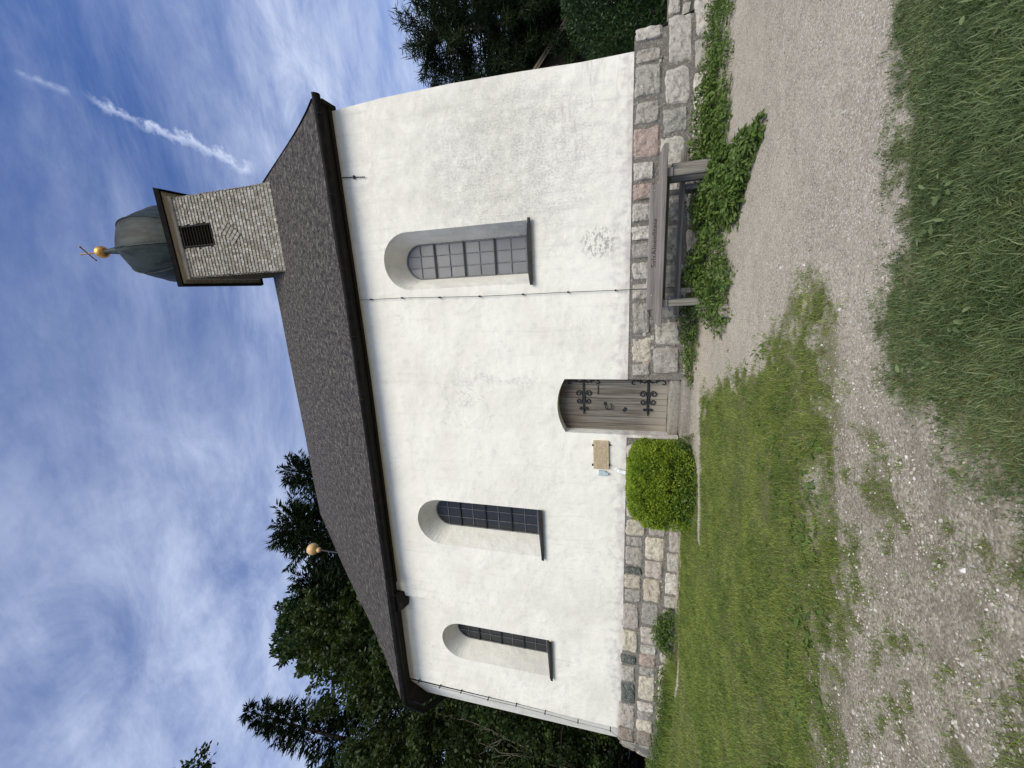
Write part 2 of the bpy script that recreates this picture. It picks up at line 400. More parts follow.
def shingle_geo():
    m, t, b = mat('grey_wall_shingles', (.4, .38, .33), .85, 0, .2)
    c = attr(t, 'tone'); o = objco(t)
    g = noise_(t, scaled(t, o, (24, 24, 3)), 1, 6, .7)
    c = mixc(t, math_(t, 'MULTIPLY', ramp(t, g, .48, .72), .6), c, (.13, .115, .085))
    big = noise_(t, o, .9, 3, .5)
    c = mixc(t, math_(t, 'MULTIPLY', ramp(t, big, .5, .7), .35), c, (.17, .15, .08))
    L(t, c, b.inputs['Base Color']); bump(t, b, g, .5, .01)
    return m
M_shingle = shingle_geo()
def glass(name, base, rough, spec):
    m, t, b = mat(name, base, rough, 0, spec)
    o = objco(t); n = noise_(t, o, 3.0, 4, .5)
    s = N(t, 'ShaderNodeTexVoronoi', inp={'Scale': 4.2}); s.feature = 'F1'; L(t, o, s.inputs['Vector'])
    c = mixc(t, math_(t, 'MULTIPLY', n, .8), base, tuple(q*1.6 for q in base))
    L(t, c, b.inputs['Base Color']); bump(t, b, noise_(t, o, 5, 2, .5), .08, .03)
    return m
M_glass_grey = glass('pale_reflection_leaded_glass', (.15, .147, .14), .35, .5)  # paler base colour stands in for the bright reflection in this window
M_glass_dark = glass('dark_leaded_glass', (.020, .021, .0225), .16, .32)
M_lead = noisy('lead_came', (.16, .16, .165), (.10, .10, .105), (20, 20, 20), .5, .3, .1)
M_leadlight = noisy('pale_lead_came', (.17, .17, .17), (.11, .11, .11), (20, 20, 20), .6, .1, .1)
M_bar = noisy('black_saddle_bar', (.02, .02, .021), (.03, .03, .03), (20, 20, 20), .5, .3, .1)
M_plaque = noisy('sandstone_plaque', (.50, .395, .26), (.38, .29, .18), (14, 14, 30), .8, 0, .5)
M_white = noisy('white_plastic_pipe', (.78, .78, .76), (.68, .68, .66), (9, 9, 9), .45, 0, .05)
M_bluebox = noisy('pale_blue_box_paint', (.45, .55, .58), (.36, .45, .48), (20, 20, 20), .5, 0, .05)
M_letter = noisy('burnt_lettering', (.035, .028, .022), (.05, .04, .03), (30, 30, 30), .9, 0, .1)
M_screw = noisy('bright_screw_steel', (.7, .7, .68), (.6, .6, .58), (30, 30, 30), .35, .7, 0)

def leaf_mat(name, dark, light, trans=.35, rough=.55, spec=.3):
    m, t, b = mat(name, dark, rough, 0, spec)
    f = attr(t, 'tint', 'Fac')
    c = mixc(t, f, dark, light)
    L(t, c, b.inputs['Base Color'])
    tr = N(t, 'ShaderNodeBsdfTranslucent'); L(t, mixc(t, 1.0, c, (1.25, 1.3, .7), 'MULTIPLY'), tr.inputs[0])
    mx = N(t, 'ShaderNodeMixShader'); mx.inputs[0].default_value = trans
    L(t, b.outputs[0], mx.inputs[1]); L(t, tr.outputs[0], mx.inputs[2])
    L(t, mx.outputs[0], t.nodes['Material Output'].inputs[0])
    return m
M_lawn = leaf_mat('lawn_blade', (.082, .136, .024), (.295, .345, .080), .3)
M_tall = leaf_mat('meadow_blade', (.064, .104, .032), (.270, .325, .140), .25, .5, .35)
M_weed = leaf_mat('weed_leaf', (.055, .100, .018), (.165, .240, .055), .3)
M_box = leaf_mat('boxwood_leaf', (.110, .180, .014), (.300, .390, .040), .3)
M_broad = leaf_mat('broadleaf_leaf', (.014, .028, .008), (.045, .074, .018), .25, .6, .2)
M_broad2 = leaf_mat('light_broadleaf_leaf', (.022, .040, .008), (.060, .088, .017), .3)
M_fir = leaf_mat('conifer_needles', (.009, .019, .009), (.028, .046, .017), .12, .8, .08)
M_pine = leaf_mat('pine_needles', (.010, .019, .009), (.032, .048, .018), .12, .8, .08)
M_hedge = leaf_mat('hedge_leaf', (.014, .034, .010), (.040, .078, .018), .2)
M_bark = noisy('tree_bark', (.050, .042, .034), (.026, .022, .018), (6, 6, 1.5), .9, 0, .6, .1)
M_twig = noisy('bare_twig', (.13, .115, .085), (.085, .075, .058), (6, 6, 6), .9, 0, .3, .1)
M_core = noisy('shrub_shade_core', (.020, .030, .010), (.012, .018, .008), (9, 9, 9), .95, 0, .5, .1)  # dark tone in place of the shade inside a shrub
M_stick = noisy('red_brown_stick', (.15, .085, .060), (.09, .055, .042), (12, 12, 12), .85, 0, .4)

# ================================================================== ground
lawn_poly = [(-2.45,-.95),(-1.98,-1.10),(-1.60,-1.94),(-1.20,-2.9),(-.72,-3.65),(-.36,-4.02),(-.13,-4.29),(-.24,-4.52),(-.5,-4.70),(-.76,-4.83),(-1.03,-4.92),(-1.4,-4.98),(-1.75,-5.1),(-2.1,-5.25),(-2.42,-5.42),(-2.89,-5.46),(-3.6,-5.62),(-6,-6.2),(-16,-7.5),(-40,-9),(-40,6),(-16,3),(-13.3,.9),(-12.4,.0),(-9.0,-.35),(-7.2,-.45),(-6.3,-.22),(-5.2,-.10),(-4.7,-.25),(-4.75,-1.0),(-3.3,-1.15)]
tall_poly = [(9,-4.6),(1.39,-4.97),(1.08,-5.06),(.63,-5.11),(.24,-5.24),(-.13,-5.27),(-.36,-5.27),(-.58,-5.47),(-.66,-5.73),(-.74,-5.93),(-.86,-6.09),(-.92,-6.22),(-1.3,-6.62),(-2.0,-7.3),(-3,-9),(9,-9)]
patches = [(-1.39,-5.98,.10,.05),(-1.42,-6.26,.16,.055),(-1.58,-6.27,.13,.05),(-2.75,-4.94,.0,.0),(-1.25,-6.09,.05,.03),(-1.72,-6.28,.12,.05),(-1.66,-5.42,.09,.06),(-1.9,-5.62,.10,.06),(-2.2,-5.75,.14,.06),(-2.02,-6.45,.12,.06),(-1.25,-5.75,.05,.04),(-1.05,-5.62,.05,.03),(-.95,-5.95,.07,.04),(-2.65,-5.85,.2,.06),(-3.2,-6.05,.25,.08),(-1.2,-5.38,.05,.04),(-2.45,-6.25,.12,.06)]
strip_pts = [(-1.9,-.85),(-2.6,-.98),(-3.3,-1.12),(-4.0,-1.38),(-4.5,-1.52)]
strip2_pts = [(-5.9,-.34),(-6.5,-.42),(-7.1,-.56),(-8.7,-.72),(-9.3,-.62)]
def seg_dist(x, y, pts):
    d = np.full(np.shape(x), 1e9)
    for (ax, ay), (bx, by) in zip(pts, pts[1:]):
        dx, dy = bx-ax, by-ay; t = np.clip(((x-ax)*dx+(y-ay)*dy)/(dx*dx+dy*dy), 0, 1)
        d = np.minimum(d, np.hypot(x-ax-t*dx, y-ay-t*dy))
    return d
def height(x, y):
    x = np.asarray(x, float); y = np.asarray(y, float)
    h = .09*sstep(y, -2.0, -.2) + .11*sstep(-x, 9, 12.5)*sstep(y, -3.5, -.2)
    h = h + (fbm(x*.7, y*.7, 3)-.5)*.06*sstep(np.hypot(x, y+8), .5, 3)*(1-sstep(y, -1, -.3))
    # hillside behind the chapel, falling away on its right
    back = sstep(y, 14, 70)
    h = h + back*(16 + 10*(fbm(x*.02+5, y*.02, 3)-.5))*sstep(-x, -25, 30) - .6*sstep(x, 5.0, 7.5)*sstep(y, .2, 4)
    return h
def lawn_f(x, y, blades_=True):
    d = sdist(x, y, lawn_poly) + (fbm(x*3.1, y*3.1, 4)-.5)*.75 + (fbm(x*12+3, y*12, 2)-.5)*.36
    g = sstep(d, -.24, .26)
    bare = np.exp(-(((x+2.15)/.28)**2+((y+4.0)/.09)**2)*.8)
    if blades_: g = g*(1-.85*bare)
    # thin, worn turf along the gravel edge
    edge = sstep(d, .85, .15)*sstep(y, -3.6, -4.3)
    g = g*(1-.45*edge*sstep(fbm(x*6+9, y*6, 3), .42, .6))
    sd = np.minimum(seg_dist(x, y, strip_pts)*1.15, seg_dist(x, y, strip2_pts)*1.7)+(fbm(x*5, y*5, 3)-.5)*.12
    g = g*(1-sstep(sd, .14, .05))
    return g
def tall_f(x, y):
    d = sdist(x, y, tall_poly) + (fbm(x*4+7, y*4, 4)-.5)*.42 + (fbm(x*15, y*15+4, 2)-.5)*.16
    return sstep(d, -.16, .16)
def patch_f(x, y):
    g = np.zeros(np.shape(x))
    for cx, cy, rx, ry in patches:
        if rx == 0: continue
        q = ((x-cx)/rx)**2+((y-cy)/ry)**2
        g = np.maximum(g, np.exp(-q*.9))
    g = g*sstep(fbm(x*11+2, y*11, 3), .30, .58)
    sp = sstep(fbm(x*6+11, y*6+3, 4), .53, .66)*sstep(-x, .3, 1.3)*sstep(-y, 4.5, 5.2)*.85
    tong = np.exp(-(((x+.05)/.35)**2+((y+4.15)/.18)**2))*.5
    return np.clip(np.maximum(g, np.maximum(sp, tong*sstep(fbm(x*8, y*8, 3), .4, .6))), 0, 1)
def axis(segs):
    o = []
    for a, b, s in segs: o += list(np.arange(a, b, s))
    return np.array(o)
gx = axis([(-900,-100,100),(-100,-30,10),(-30,-15,1.5),(-15,-5,.10),(-5,2.6,.04),(2.6,6,.10),(6,30,1.5),(30,100,10),(100,901,100)])
gy = axis([(-900,-100,100),(-100,-20,10),(-20,-9,1),(-9,-7,.2),(-7,-3,.03),(-3,.4,.06),(.4,3,.3),(3,30,1.5),(30,100,7),(100,901,100)])
GX, GY = np.meshgrid(gx, gy)
GZ = height(GX, GY)
nxg, nyg = len(gx), len(gy)
idx = np.arange(nxg*nyg).reshape(nyg, nxg)
q = np.stack([idx[:-1,:-1], idx[:-1,1:], idx[1:,1:], idx[1:,:-1]], -1).reshape(-1, 4)
micro = (fbm(GX*9, GY*9, 3)-.5)*.018*(np.abs(GY+4) < 5)
me = np_mesh('ground', np.stack([GX, GY, GZ+micro], -1), q.ravel(), np.full(len(q), 4))
lf = lawn_f(GX, GY, False); tf = tall_f(GX, GY); pf = patch_f(GX, GY)
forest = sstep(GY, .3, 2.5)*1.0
mossd = np.exp(-((sdist(GX, GY, lawn_poly)+.02)/.22)**2)*sstep(GY, -3.0, -3.8)*(GX < .4)*sstep(fbm(GX*5+3, GY*5, 4), .34, .56)
tmarg = np.exp(-((sdist(GX, GY, tall_poly)+.08)/.14)**2)*sstep(fbm(GX*6, GY*6+9, 3), .36, .58)
turf = np.clip(np.maximum(np.maximum(np.maximum(lf, tf), pf*.75), np.maximum(.62*mossd, .35*tmarg)), 0, 1)
flt_attr(me, 'turf', turf); flt_attr(me, 'forest', forest)
flt_attr(me, 'coarse', sstep(-GX+ .5*(-GY-5), .1, 1.6)*sstep(-GY, 4.2, 5.2))
flt_attr(me, 'strip', sstep(np.minimum(seg_dist(GX, GY, strip_pts), seg_dist(GX, GY, strip2_pts)*1.5), .16, .05))
def ground_mat():
    m, t, b = mat('gravel_and_turf', (.3, .3, .3), .95, 0, .15)
    o = objco(t)
    turf_, forest_, coarse_, strip_ = (attr(t, k, 'Fac') for k in ('turf', 'forest', 'coarse', 'strip'))
    v1 = N(t, 'ShaderNodeTexVoronoi', inp={'Scale': 85.0}); L(t, o, v1.inputs['Vector'])
    v2 = N(t, 'ShaderNodeTexVoronoi', inp={'Scale': 74.0}); L(t, o, v2.inputs['Vector'])
    s1 = N(t, 'ShaderNodeSeparateColor'); L(t, v1.outputs['Color'], s1.inputs[0])
    s2 = N(t, 'ShaderNodeSeparateColor'); L(t, v2.outputs['Color'], s2.inputs[0])
    big = noise_(t, o, .9, 5, .6); mid = noise_(t, o, 4.5, 6, .65); fine = noise_(t, o, 130, 3, .7)
    base = mixc(t, ramp(t, big, .35, .68), (.425, .37, .283), (.325, .286, .216))
    base = mixc(t, math_(t, 'MULTIPLY', ramp(t, mid, .47, .68), .55), base, (.20, .176, .140))
    peb = mixc(t, s1.outputs[0], (.19, .165, .128), (.56, .50, .405))
    base = mixc(t, .55, base, peb)
    white = math_(t, 'MULTIPLY', ramp(t, s1.outputs[1], .80, .90), ramp(t, v1.outputs['Distance'], .55, .35))
    base = mixc(t, math_(t, 'MULTIPLY', white, .75), base, (.68, .65, .61))
    # coarser, browner grit on the near left
    co = mixc(t, s2.outputs[0], (.125, .106, .070), (.42, .374, .275))
    w2 = math_(t, 'MULTIPLY', ramp(t, s2.outputs[1], .80, .9), ramp(t, v2.outputs['Distance'], .55, .35))
    co = mixc(t, math_(t, 'MULTIPLY', w2, .7), co, (.62, .58, .53))
    co = mixc(t, math_(t, 'MULTIPLY', ramp(t, mid, .45, .66), .65), co, (.150, .124, .082))
    base = mixc(t, math_(t, 'MULTIPLY', coarse_, .75), base, co)
    base = mixc(t, math_(t, 'MULTIPLY', ramp(t, fine, .5, .75), .25), base, (.14, .12, .10))
    strip_ = math_(t, 'MULTIPLY', strip_, ramp(t, noise_(t, o, 6, 4, .6), .38, .58))
    base = mixc(t, math_(t, 'MULTIPLY', strip_, .8), base, mixc(t, s1.outputs[0], (.36, .33, .27), (.55, .51, .44)))
    soil = mixc(t, mid, (.085, .088, .030), (.135, .125, .052))
    tn = ramp(t, math_(t, 'ADD', turf_, math_(t, 'MULTIPLY', math_(t, 'SUBTRACT', fine, .5), .9)), .3, .75)
    c = mixc(t, math_(t, 'MULTIPLY', tn, .92), base, soil)
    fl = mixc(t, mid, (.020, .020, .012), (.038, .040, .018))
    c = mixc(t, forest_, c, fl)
    L(t, c, b.inputs['Base Color'])
    h = math_(t, 'ADD', math_(t, 'MULTIPLY', v1.outputs['Distance'], -.7), math_(t, 'MULTIPLY', mid, .6))
    h = math_(t, 'ADD', h, math_(t, 'MULTIPLY', math_(t, 'MULTIPLY', v2.outputs['Distance'], -1.1), coarse_))
    bump(t, b, h, .38, .008)
    return m
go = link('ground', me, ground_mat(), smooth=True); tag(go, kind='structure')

# ================================================================== chapel
chapel = tag(empty('chapel', (-4, 4.8, 0)), 'small white plastered chapel with arched windows, dark shingle roof and domed bell turret', 'chapel')
# --- walls
WT = 7.50                                          # hidden under the eave
bm = B()
wins = [dict(c=.665, o=.605, b=3.20, t=6.50, ic=.665, i=.385, ib=3.34, it=6.22, glass='g'),
        dict(c=-5.83, o=.655, b=3.19, t=6.48, ic=-5.83, i=.40, ib=3.34, it=6.19, glass='d'),
        dict(c=-9.70, o=.615, b=3.09, t=6.22, ic=-9.72, i=.40, ib=3.25, it=5.96, glass='d')]
WD = .54
def arch(c, r, b, top, n=20):
    zs = top-r
    return [(c-r, b), (c+r, b)] + [(c+r*math.cos(a), zs+r*math.sin(a)) for a in np.linspace(0, math.pi, n)]
def door_arch(x0, x1, zb, zs, zt, n=10):
    c = (x0+x1)/2; h = zt-zs; w = (x1-x0)/2; r = (w*w+h*h)/(2*h); a0 = math.asin(w/r)
    return [(x0, zb)] + [(c+r*math.sin(a), zt-r+r*math.cos(a)) for a in np.linspace(-a0, a0, n)] + [(x1, zb)]
DX0, DX1 = -3.17, -1.96
right_edge = [(3.745, 1.235), (3.745, 2.14), (3.79, 3.22), (3.825, 4.59), (3.82, 6.1), (3.765, 7.3), (3.76, WT)]
# choir corner wavers a little too
joint = [(-8.38, WT), (-8.36, 7.3), (-8.15, 4.35), (-7.95, 1.235)]
dpts = door_arch(DX0, DX1, 1.235, 2.53, 2.70)
nave = joint + dpts + right_edge
holes = [arch(w['c'], w['o'], w['b'], w['t']) for w in wins[:2]]
rings = poly_face(bm, [nave]+holes, 0.0)
def reveal(ring, w):
    inner = arch(w['ic'], w['i'], w['ib'], w['it'])
    skirt(bm, ring, WD, inner)
for rg, w in zip(rings[1:], wins[:2]): reveal(rg, w)
# outer edge of the nave returns to the back, door jamb returns to the leaf
o = rings[0]; nj = len(joint); nd = len(dpts)
def returns(vs, y):
    bk = [bm.verts.new((v.co.x, y, v.co.z)) for v in vs]
    for k in range(len(vs)-1): bm.faces.new((vs[k], vs[k+1], bk[k+1], bk[k]))
returns(o[nj:nj+nd], .34)
returns(o[nj+nd:], 9.6)
returns(o[:nj], .3)
choir_l = [(-11.60, 1.235), (-11.57, 3.3), (-11.55, 5.0), (-11.52, 7.3), (-11.52, WT)]
choir = choir_l[::-1] + [(-7.93, 1.235), (-8.13, 4.35), (-8.34, 7.3), (-8.36, WT)]
r2 = poly_face(bm, [choir, arch(wins[2]['c'], wins[2]['o'], wins[2]['b'], wins[2]['t'])], .07)
ring3 = r2[1]
inner = arch(wins[2]['ic'], wins[2]['i'], wins[2]['ib'], wins[2]['it'])
skirt(bm, ring3, WD+.07, inner)
# polygonal apse
ap = [(-11.58, .07), (-13.1, .86), (-14.6, 2.6), (-14.9, 4.8), (-14.6, 7.0), (-13.1, 8.74), (-11.58, 9.6)]
for (ax, ay), (bx, by) in zip(ap, ap[1:]):
    f_ = [bm.verts.new(p) for p in ((ax, ay, 1.235), (bx, by, 1.235), (bx, by, WT), (ax, ay, WT))]; bm.faces.new(f_)
f_ = [bm.verts.new(p) for p in ((-11.58, 9.6, 1.235), (3.76, 9.6, 1.235), (3.76, 9.6, WT), (-11.58, 9.6, WT))]; bm.faces.new(f_)
# gable end above the eave, right side
f_ = [bm.verts.new(p) for p in ((3.74, 0, WT-.1), (3.74, 9.6, WT-.1), (3.74, 4.8, 14.2))]; bm.faces.new(f_)
box(bm, DX0-.055, DX0+.004, -.012, .31, .22, 1.236)          # plastered jamb runs down to the step
obj('wall', bm, M_plaster, chapel)

# --- plinth of coursed rubble
bm = B()
pl = [(-11.78, 1.235), (-11.8, .6), (-11.95, -.3), (DX0-.06, -.3), (DX0-.06, 1.235)]
pr = [(DX1, 1.235), (DX1, -.3), (4.31, -.3), (4.12, .32), (4.02, .72), (3.95, 1.15), (3.95, 1.235)]
tone = []
def tone_fill(c):
    while len(tone) < len(bm.verts): tone.append((*c, 1))
mort = (.20, .182, .155)
for P_ in (pl, pr):
    rg = poly_face(bm, [P_], .012)[0]
    skirt(bm, rg, .6)
    f_ = [bm.verts.new(p) for p in ((P_[0][0], .012, 1.235), (P_[-1][0], .012, 1.235), (P_[-1][0], .6, 1.235), (P_[0][0], .6, 1.235))]; bm.faces.new(f_)
app = [(-11.78, .012), (-13.25, .82), (-14.75, 2.55), (-15.05, 4.8)]
for (ax, ay), (bx, by) in zip(app, app[1:]):
    f_ = [bm.verts.new(p) for p in ((ax, ay, 1.235), (bx, by, 1.235), (bx-.62, by, -.3), (ax-.17 if ax > -12 else ax-.62, ay, -.3))]; bm.faces.new(f_)
f_ = [bm.verts.new(p) for p in ((3.95, .012, 1.235), (3.95, 9.6, 1.235), (4.31, 9.6, -.3), (4.31, .012, -.3))]; bm.faces.new(f_)
tone_fill(mort)
TONES = dict(L=(.64, .59, .50), G=(.48, .44, .37), g=(.40, .37, .315), P=(.46, .345, .285), C=(.63, .56, .43), D=(.085, .105, .095), K=(.52, .455, .385), B=(.33, .27, .205), Y=(.56, .49, .36), r=(.24, .215, .20))
def stone(x0, x1, z0a, z1a, z0b, z1b, c, y=.012, proud=.05, nx=15, nz=11, xf=None):
    """one rounded, rough block: z0 is the top, z1 the bottom at the left (a) and right (b) end"""
    sx, sz = random.uniform(0, 90), random.uniform(0, 90); g = []
    pr_ = random.uniform(.6, 1.25)*proud; e = random.uniform(7, 14)
    for j in range(nz):
        row = []
        for i in range(nx):
            u = -1+2*i/(nx-1); v = -1+2*j/(nz-1)
            # squircle
            m_ = (abs(u)**e+abs(v)**e)**(1/e) or 1; k = max(abs(u), abs(v))/m_ if m_ else 1
            uu, vv = u*k, v*k
            rr = max(abs(u), abs(v))
            wob = (noise.noise(Vector((uu*1.5+sx, vv*1.5, sz)))*.12 + noise.noise(Vector((uu*4+sx, vv*4, sz)))*.06 + .03)*rr
            uu *= 1+wob; vv *= 1+wob*1.1
            fx = (uu+1)/2; fz = (vv+1)/2
            X_ = x0+(x1-x0)*fx
            Z_ = (z1a+(z1b-z1a)*fx)*(1-fz) + (z0a+(z0b-z0a)*fx)*fz
            dp = pr_*(1-rr**9) + noise.noise(Vector((X_*9+sx, Z_*9, sz)))*.028 + noise.noise(Vector((X_*24+sx, Z_*24, sz)))*.016
            Y_ = y+.006-max(dp, 0.0)*(1 if rr < 1 else 0) + (.01 if rr >= 1 else 0)
            p = Vector((X_, Y_, Z_))
            row.append(bm.verts.new(xf(p) if xf else p))
        g.append(row)
    for j in range(nz-1):
        for i in range(nx-1): bm.faces.new((g[j][i], g[j][i+1], g[j+1][i+1], g[j+1][i]))
    b = TONES[c]; jt = random.uniform(.88, 1.12)
    tone_fill(tuple(q*jt*random.uniform(.988, 1.012) for q in b))
STONES = [(3.87,4.06,1.21,0.80,1.22,0.81,'L'),(3.55,3.75,1.21,0.79,1.21,0.80,'G'),(3.04,3.52,1.21,0.77,1.22,0.79,'g'),(2.63,2.99,1.20,0.79,1.21,0.80,'G'),(2.10,2.58,1.22,0.77,1.23,0.78,'P'),(1.74,2.04,1.21,0.85,1.22,0.86,'L'),(1.41,1.69,1.21,0.84,1.21,0.85,'P'),(1.04,1.36,1.22,0.87,1.22,0.88,'G'),(0.72,0.97,1.21,0.85,1.22,0.86,'L'),(0.40,0.67,1.20,0.84,1.21,0.85,'g'),(0.00,0.33,1.19,0.83,1.20,0.84,'L'),(-0.37,-0.07,1.19,0.82,1.19,0.83,'G'),(-1.05,-0.43,1.15,0.83,1.17,0.85,'g'),(-1.60,-1.11,1.16,0.78,1.17,0.79,'C'),(-1.88,-1.64,1.15,0.81,1.16,0.82,'g'),(3.47,4.12,0.69,0.31,0.72,0.34,'L'),(2.86,3.41,0.72,0.30,0.74,0.33,'L'),(2.43,2.81,0.73,0.33,0.75,0.35,'g'),(1.93,2.38,0.76,0.33,0.78,0.36,'L'),(1.44,1.88,0.74,0.34,0.76,0.36,'G'),(0.99,1.40,0.73,0.35,0.74,0.37,'g'),(0.30,0.93,0.74,0.32,0.76,0.35,'g'),(-0.21,0.23,0.75,0.33,0.77,0.35,'G'),(-0.73,-0.28,0.75,0.30,0.77,0.32,'g'),(-1.26,-0.81,0.73,0.28,0.75,0.30,'G'),(-1.84,-1.32,0.75,0.25,0.77,0.27,'g'),(3.76,4.30,0.28,-0.10,0.31,-0.06,'L'),(3.33,3.73,0.27,-0.13,0.30,-0.11,'G'),(2.68,3.29,0.25,-0.09,0.29,-0.05,'L'),(2.26,2.64,0.26,-0.06,0.28,-0.03,'L'),(1.56,2.19,0.25,-0.07,0.29,-0.03,'g'),(0.90,1.48,0.27,-0.08,0.30,-0.04,'g'),(0.27,0.85,0.25,-0.09,0.28,-0.05,'C'),(-0.41,0.20,0.25,-0.06,0.28,-0.03,'g'),(-1.07,-0.49,0.23,-0.03,0.26,0.00,'G'),(-1.84,-1.17,0.19,-0.01,0.23,0.03,'G'),(-3.97,-3.39,1.23,0.82,1.25,0.84,'L'),(-4.77,-4.04,1.22,0.80,1.23,0.82,'g'),(-5.15,-4.88,1.21,0.92,1.22,0.92,'L'),(-5.61,-5.20,1.21,0.78,1.21,0.79,'C'),(-5.87,-5.64,1.20,0.83,1.21,0.84,'g'),(-6.40,-5.90,1.21,0.82,1.22,0.83,'G'),(-6.62,-6.43,1.21,0.83,1.21,0.84,'D'),(-7.02,-6.66,1.23,0.84,1.23,0.85,'C'),(-7.41,-7.07,1.22,0.83,1.23,0.84,'g'),(-8.24,-7.48,1.25,0.86,1.26,0.88,'K'),(-8.91,-8.27,1.24,0.87,1.25,0.88,'C'),(-9.29,-9.01,1.26,0.90,1.27,0.91,'D'),(-9.84,-9.36,1.25,0.91,1.26,0.93,'G'),(-10.56,-9.90,1.24,0.90,1.25,0.91,'D'),(-11.42,-10.60,1.28,0.88,1.29,0.90,'K'),(-11.93,-11.47,1.30,0.89,1.31,0.90,'B'),(-4.17,-3.37,0.78,0.37,0.80,0.41,'g'),(-5.10,-4.25,0.75,0.38,0.77,0.41,'G'),(-5.55,-5.19,0.73,0.36,0.74,0.37,'G'),(-6.20,-5.60,0.78,0.35,0.80,0.38,'C'),(-6.66,-6.23,0.76,0.38,0.78,0.39,'K'),(-7.33,-6.72,0.79,0.39,0.81,0.42,'Y'),(-8.02,-7.39,0.82,0.41,0.83,0.44,'g'),(-8.59,-8.09,0.82,0.41,0.84,0.43,'K'),(-8.87,-8.62,0.82,0.43,0.82,0.44,'L'),(-9.27,-8.90,0.83,0.44,0.84,0.45,'P'),(-9.56,-9.31,0.82,0.45,0.83,0.46,'g'),(-10.36,-9.59,0.83,0.42,0.85,0.45,'C'),(-10.70,-10.44,0.84,0.43,0.85,0.44,'L'),(-11.01,-10.74,0.84,0.45,0.84,0.46,'g'),(-11.39,-11.04,0.85,0.43,0.86,0.45,'C'),(-11.91,-11.42,0.84,0.44,0.85,0.46,'B'),(-4.14,-3.35,0.33,0.02,0.37,0.06,'g'),(-5.10,-4.21,0.31,0.01,0.35,0.06,'G'),(-5.37,-5.18,0.30,0.06,0.31,0.07,'L'),(-5.93,-5.40,0.28,0.05,0.30,0.08,'G'),(-6.43,-5.96,0.30,0.05,0.32,0.07,'G'),(-7.06,-6.49,0.32,0.04,0.34,0.07,'L'),(-7.42,-7.12,0.32,0.06,0.33,0.08,'G'),(-8.05,-7.48,0.34,0.04,0.36,0.06,'g'),(-8.64,-8.11,0.34,0.03,0.36,0.05,'g'),(-9.06,-8.70,0.35,0.01,0.36,0.03,'L'),(-9.72,-9.16,0.37,0.00,0.39,0.03,'C'),(-10.36,-9.79,0.35,-0.00,0.37,0.02,'L'),(-10.93,-10.47,0.37,-0.00,0.39,0.02,'C'),(-11.83,-11.01,0.37,0.01,0.39,0.04,'g')]
for s in STONES: stone(*s)
# rubble in the old mortared stretch by the door
for k in range(70):
    x = random.uniform(-1.85, .2); z = random.uniform(.08, 1.15); w = random.uniform(.03, .11); h = w*random.uniform(.5, 1)
    stone(x-w, x+w, z+h, z-h, z+h, z-h, random.choice('gGrrLKP'), proud=.035, nx=6, nz=5)
for k in range(60):
    x = random.uniform(-11.6, 3.7); z = random.choice([.42, .82, .80, .44, .1]) + random.uniform(-.04, .04); w = random.uniform(.02, .05); h = w*.7
    if DX0-.05 < x < DX1+.05: continue
    stone(x-w, x+w, z+h, z-h, z+h, z-h, random.choice('gGLKr'), proud=.02, nx=5, nz=5)
# sliver of apse plinth
def apx(p): 
    d = -11.8-p.x; a = math.atan2(.808, 1.47)
    return Vector((-11.8-d*math.cos(a)-(1.2-p.z)*.30*min(1, d/1.2), .012+d*math.sin(a)+(p.y-.012), p.z))
for z0, z1 in ((1.2, .80), (.77, .42), (.39, .02)):
    x = -11.83
    while x > -13.3:
        w = random.uniform(.25, .6); stone(x-w, x, z0, z1, z0, z1, random.choice('KBCGg'), xf=apx); x -= w+.05
bmesh.ops.recalc_face_normals(bm, faces=bm.faces[:])
me = bpy.data.meshes.new('plinth'); bm.to_mesh(me); bm.free(); col_attr(me, 'tone', tone)
link('plinth', me, M_stone, chapel)

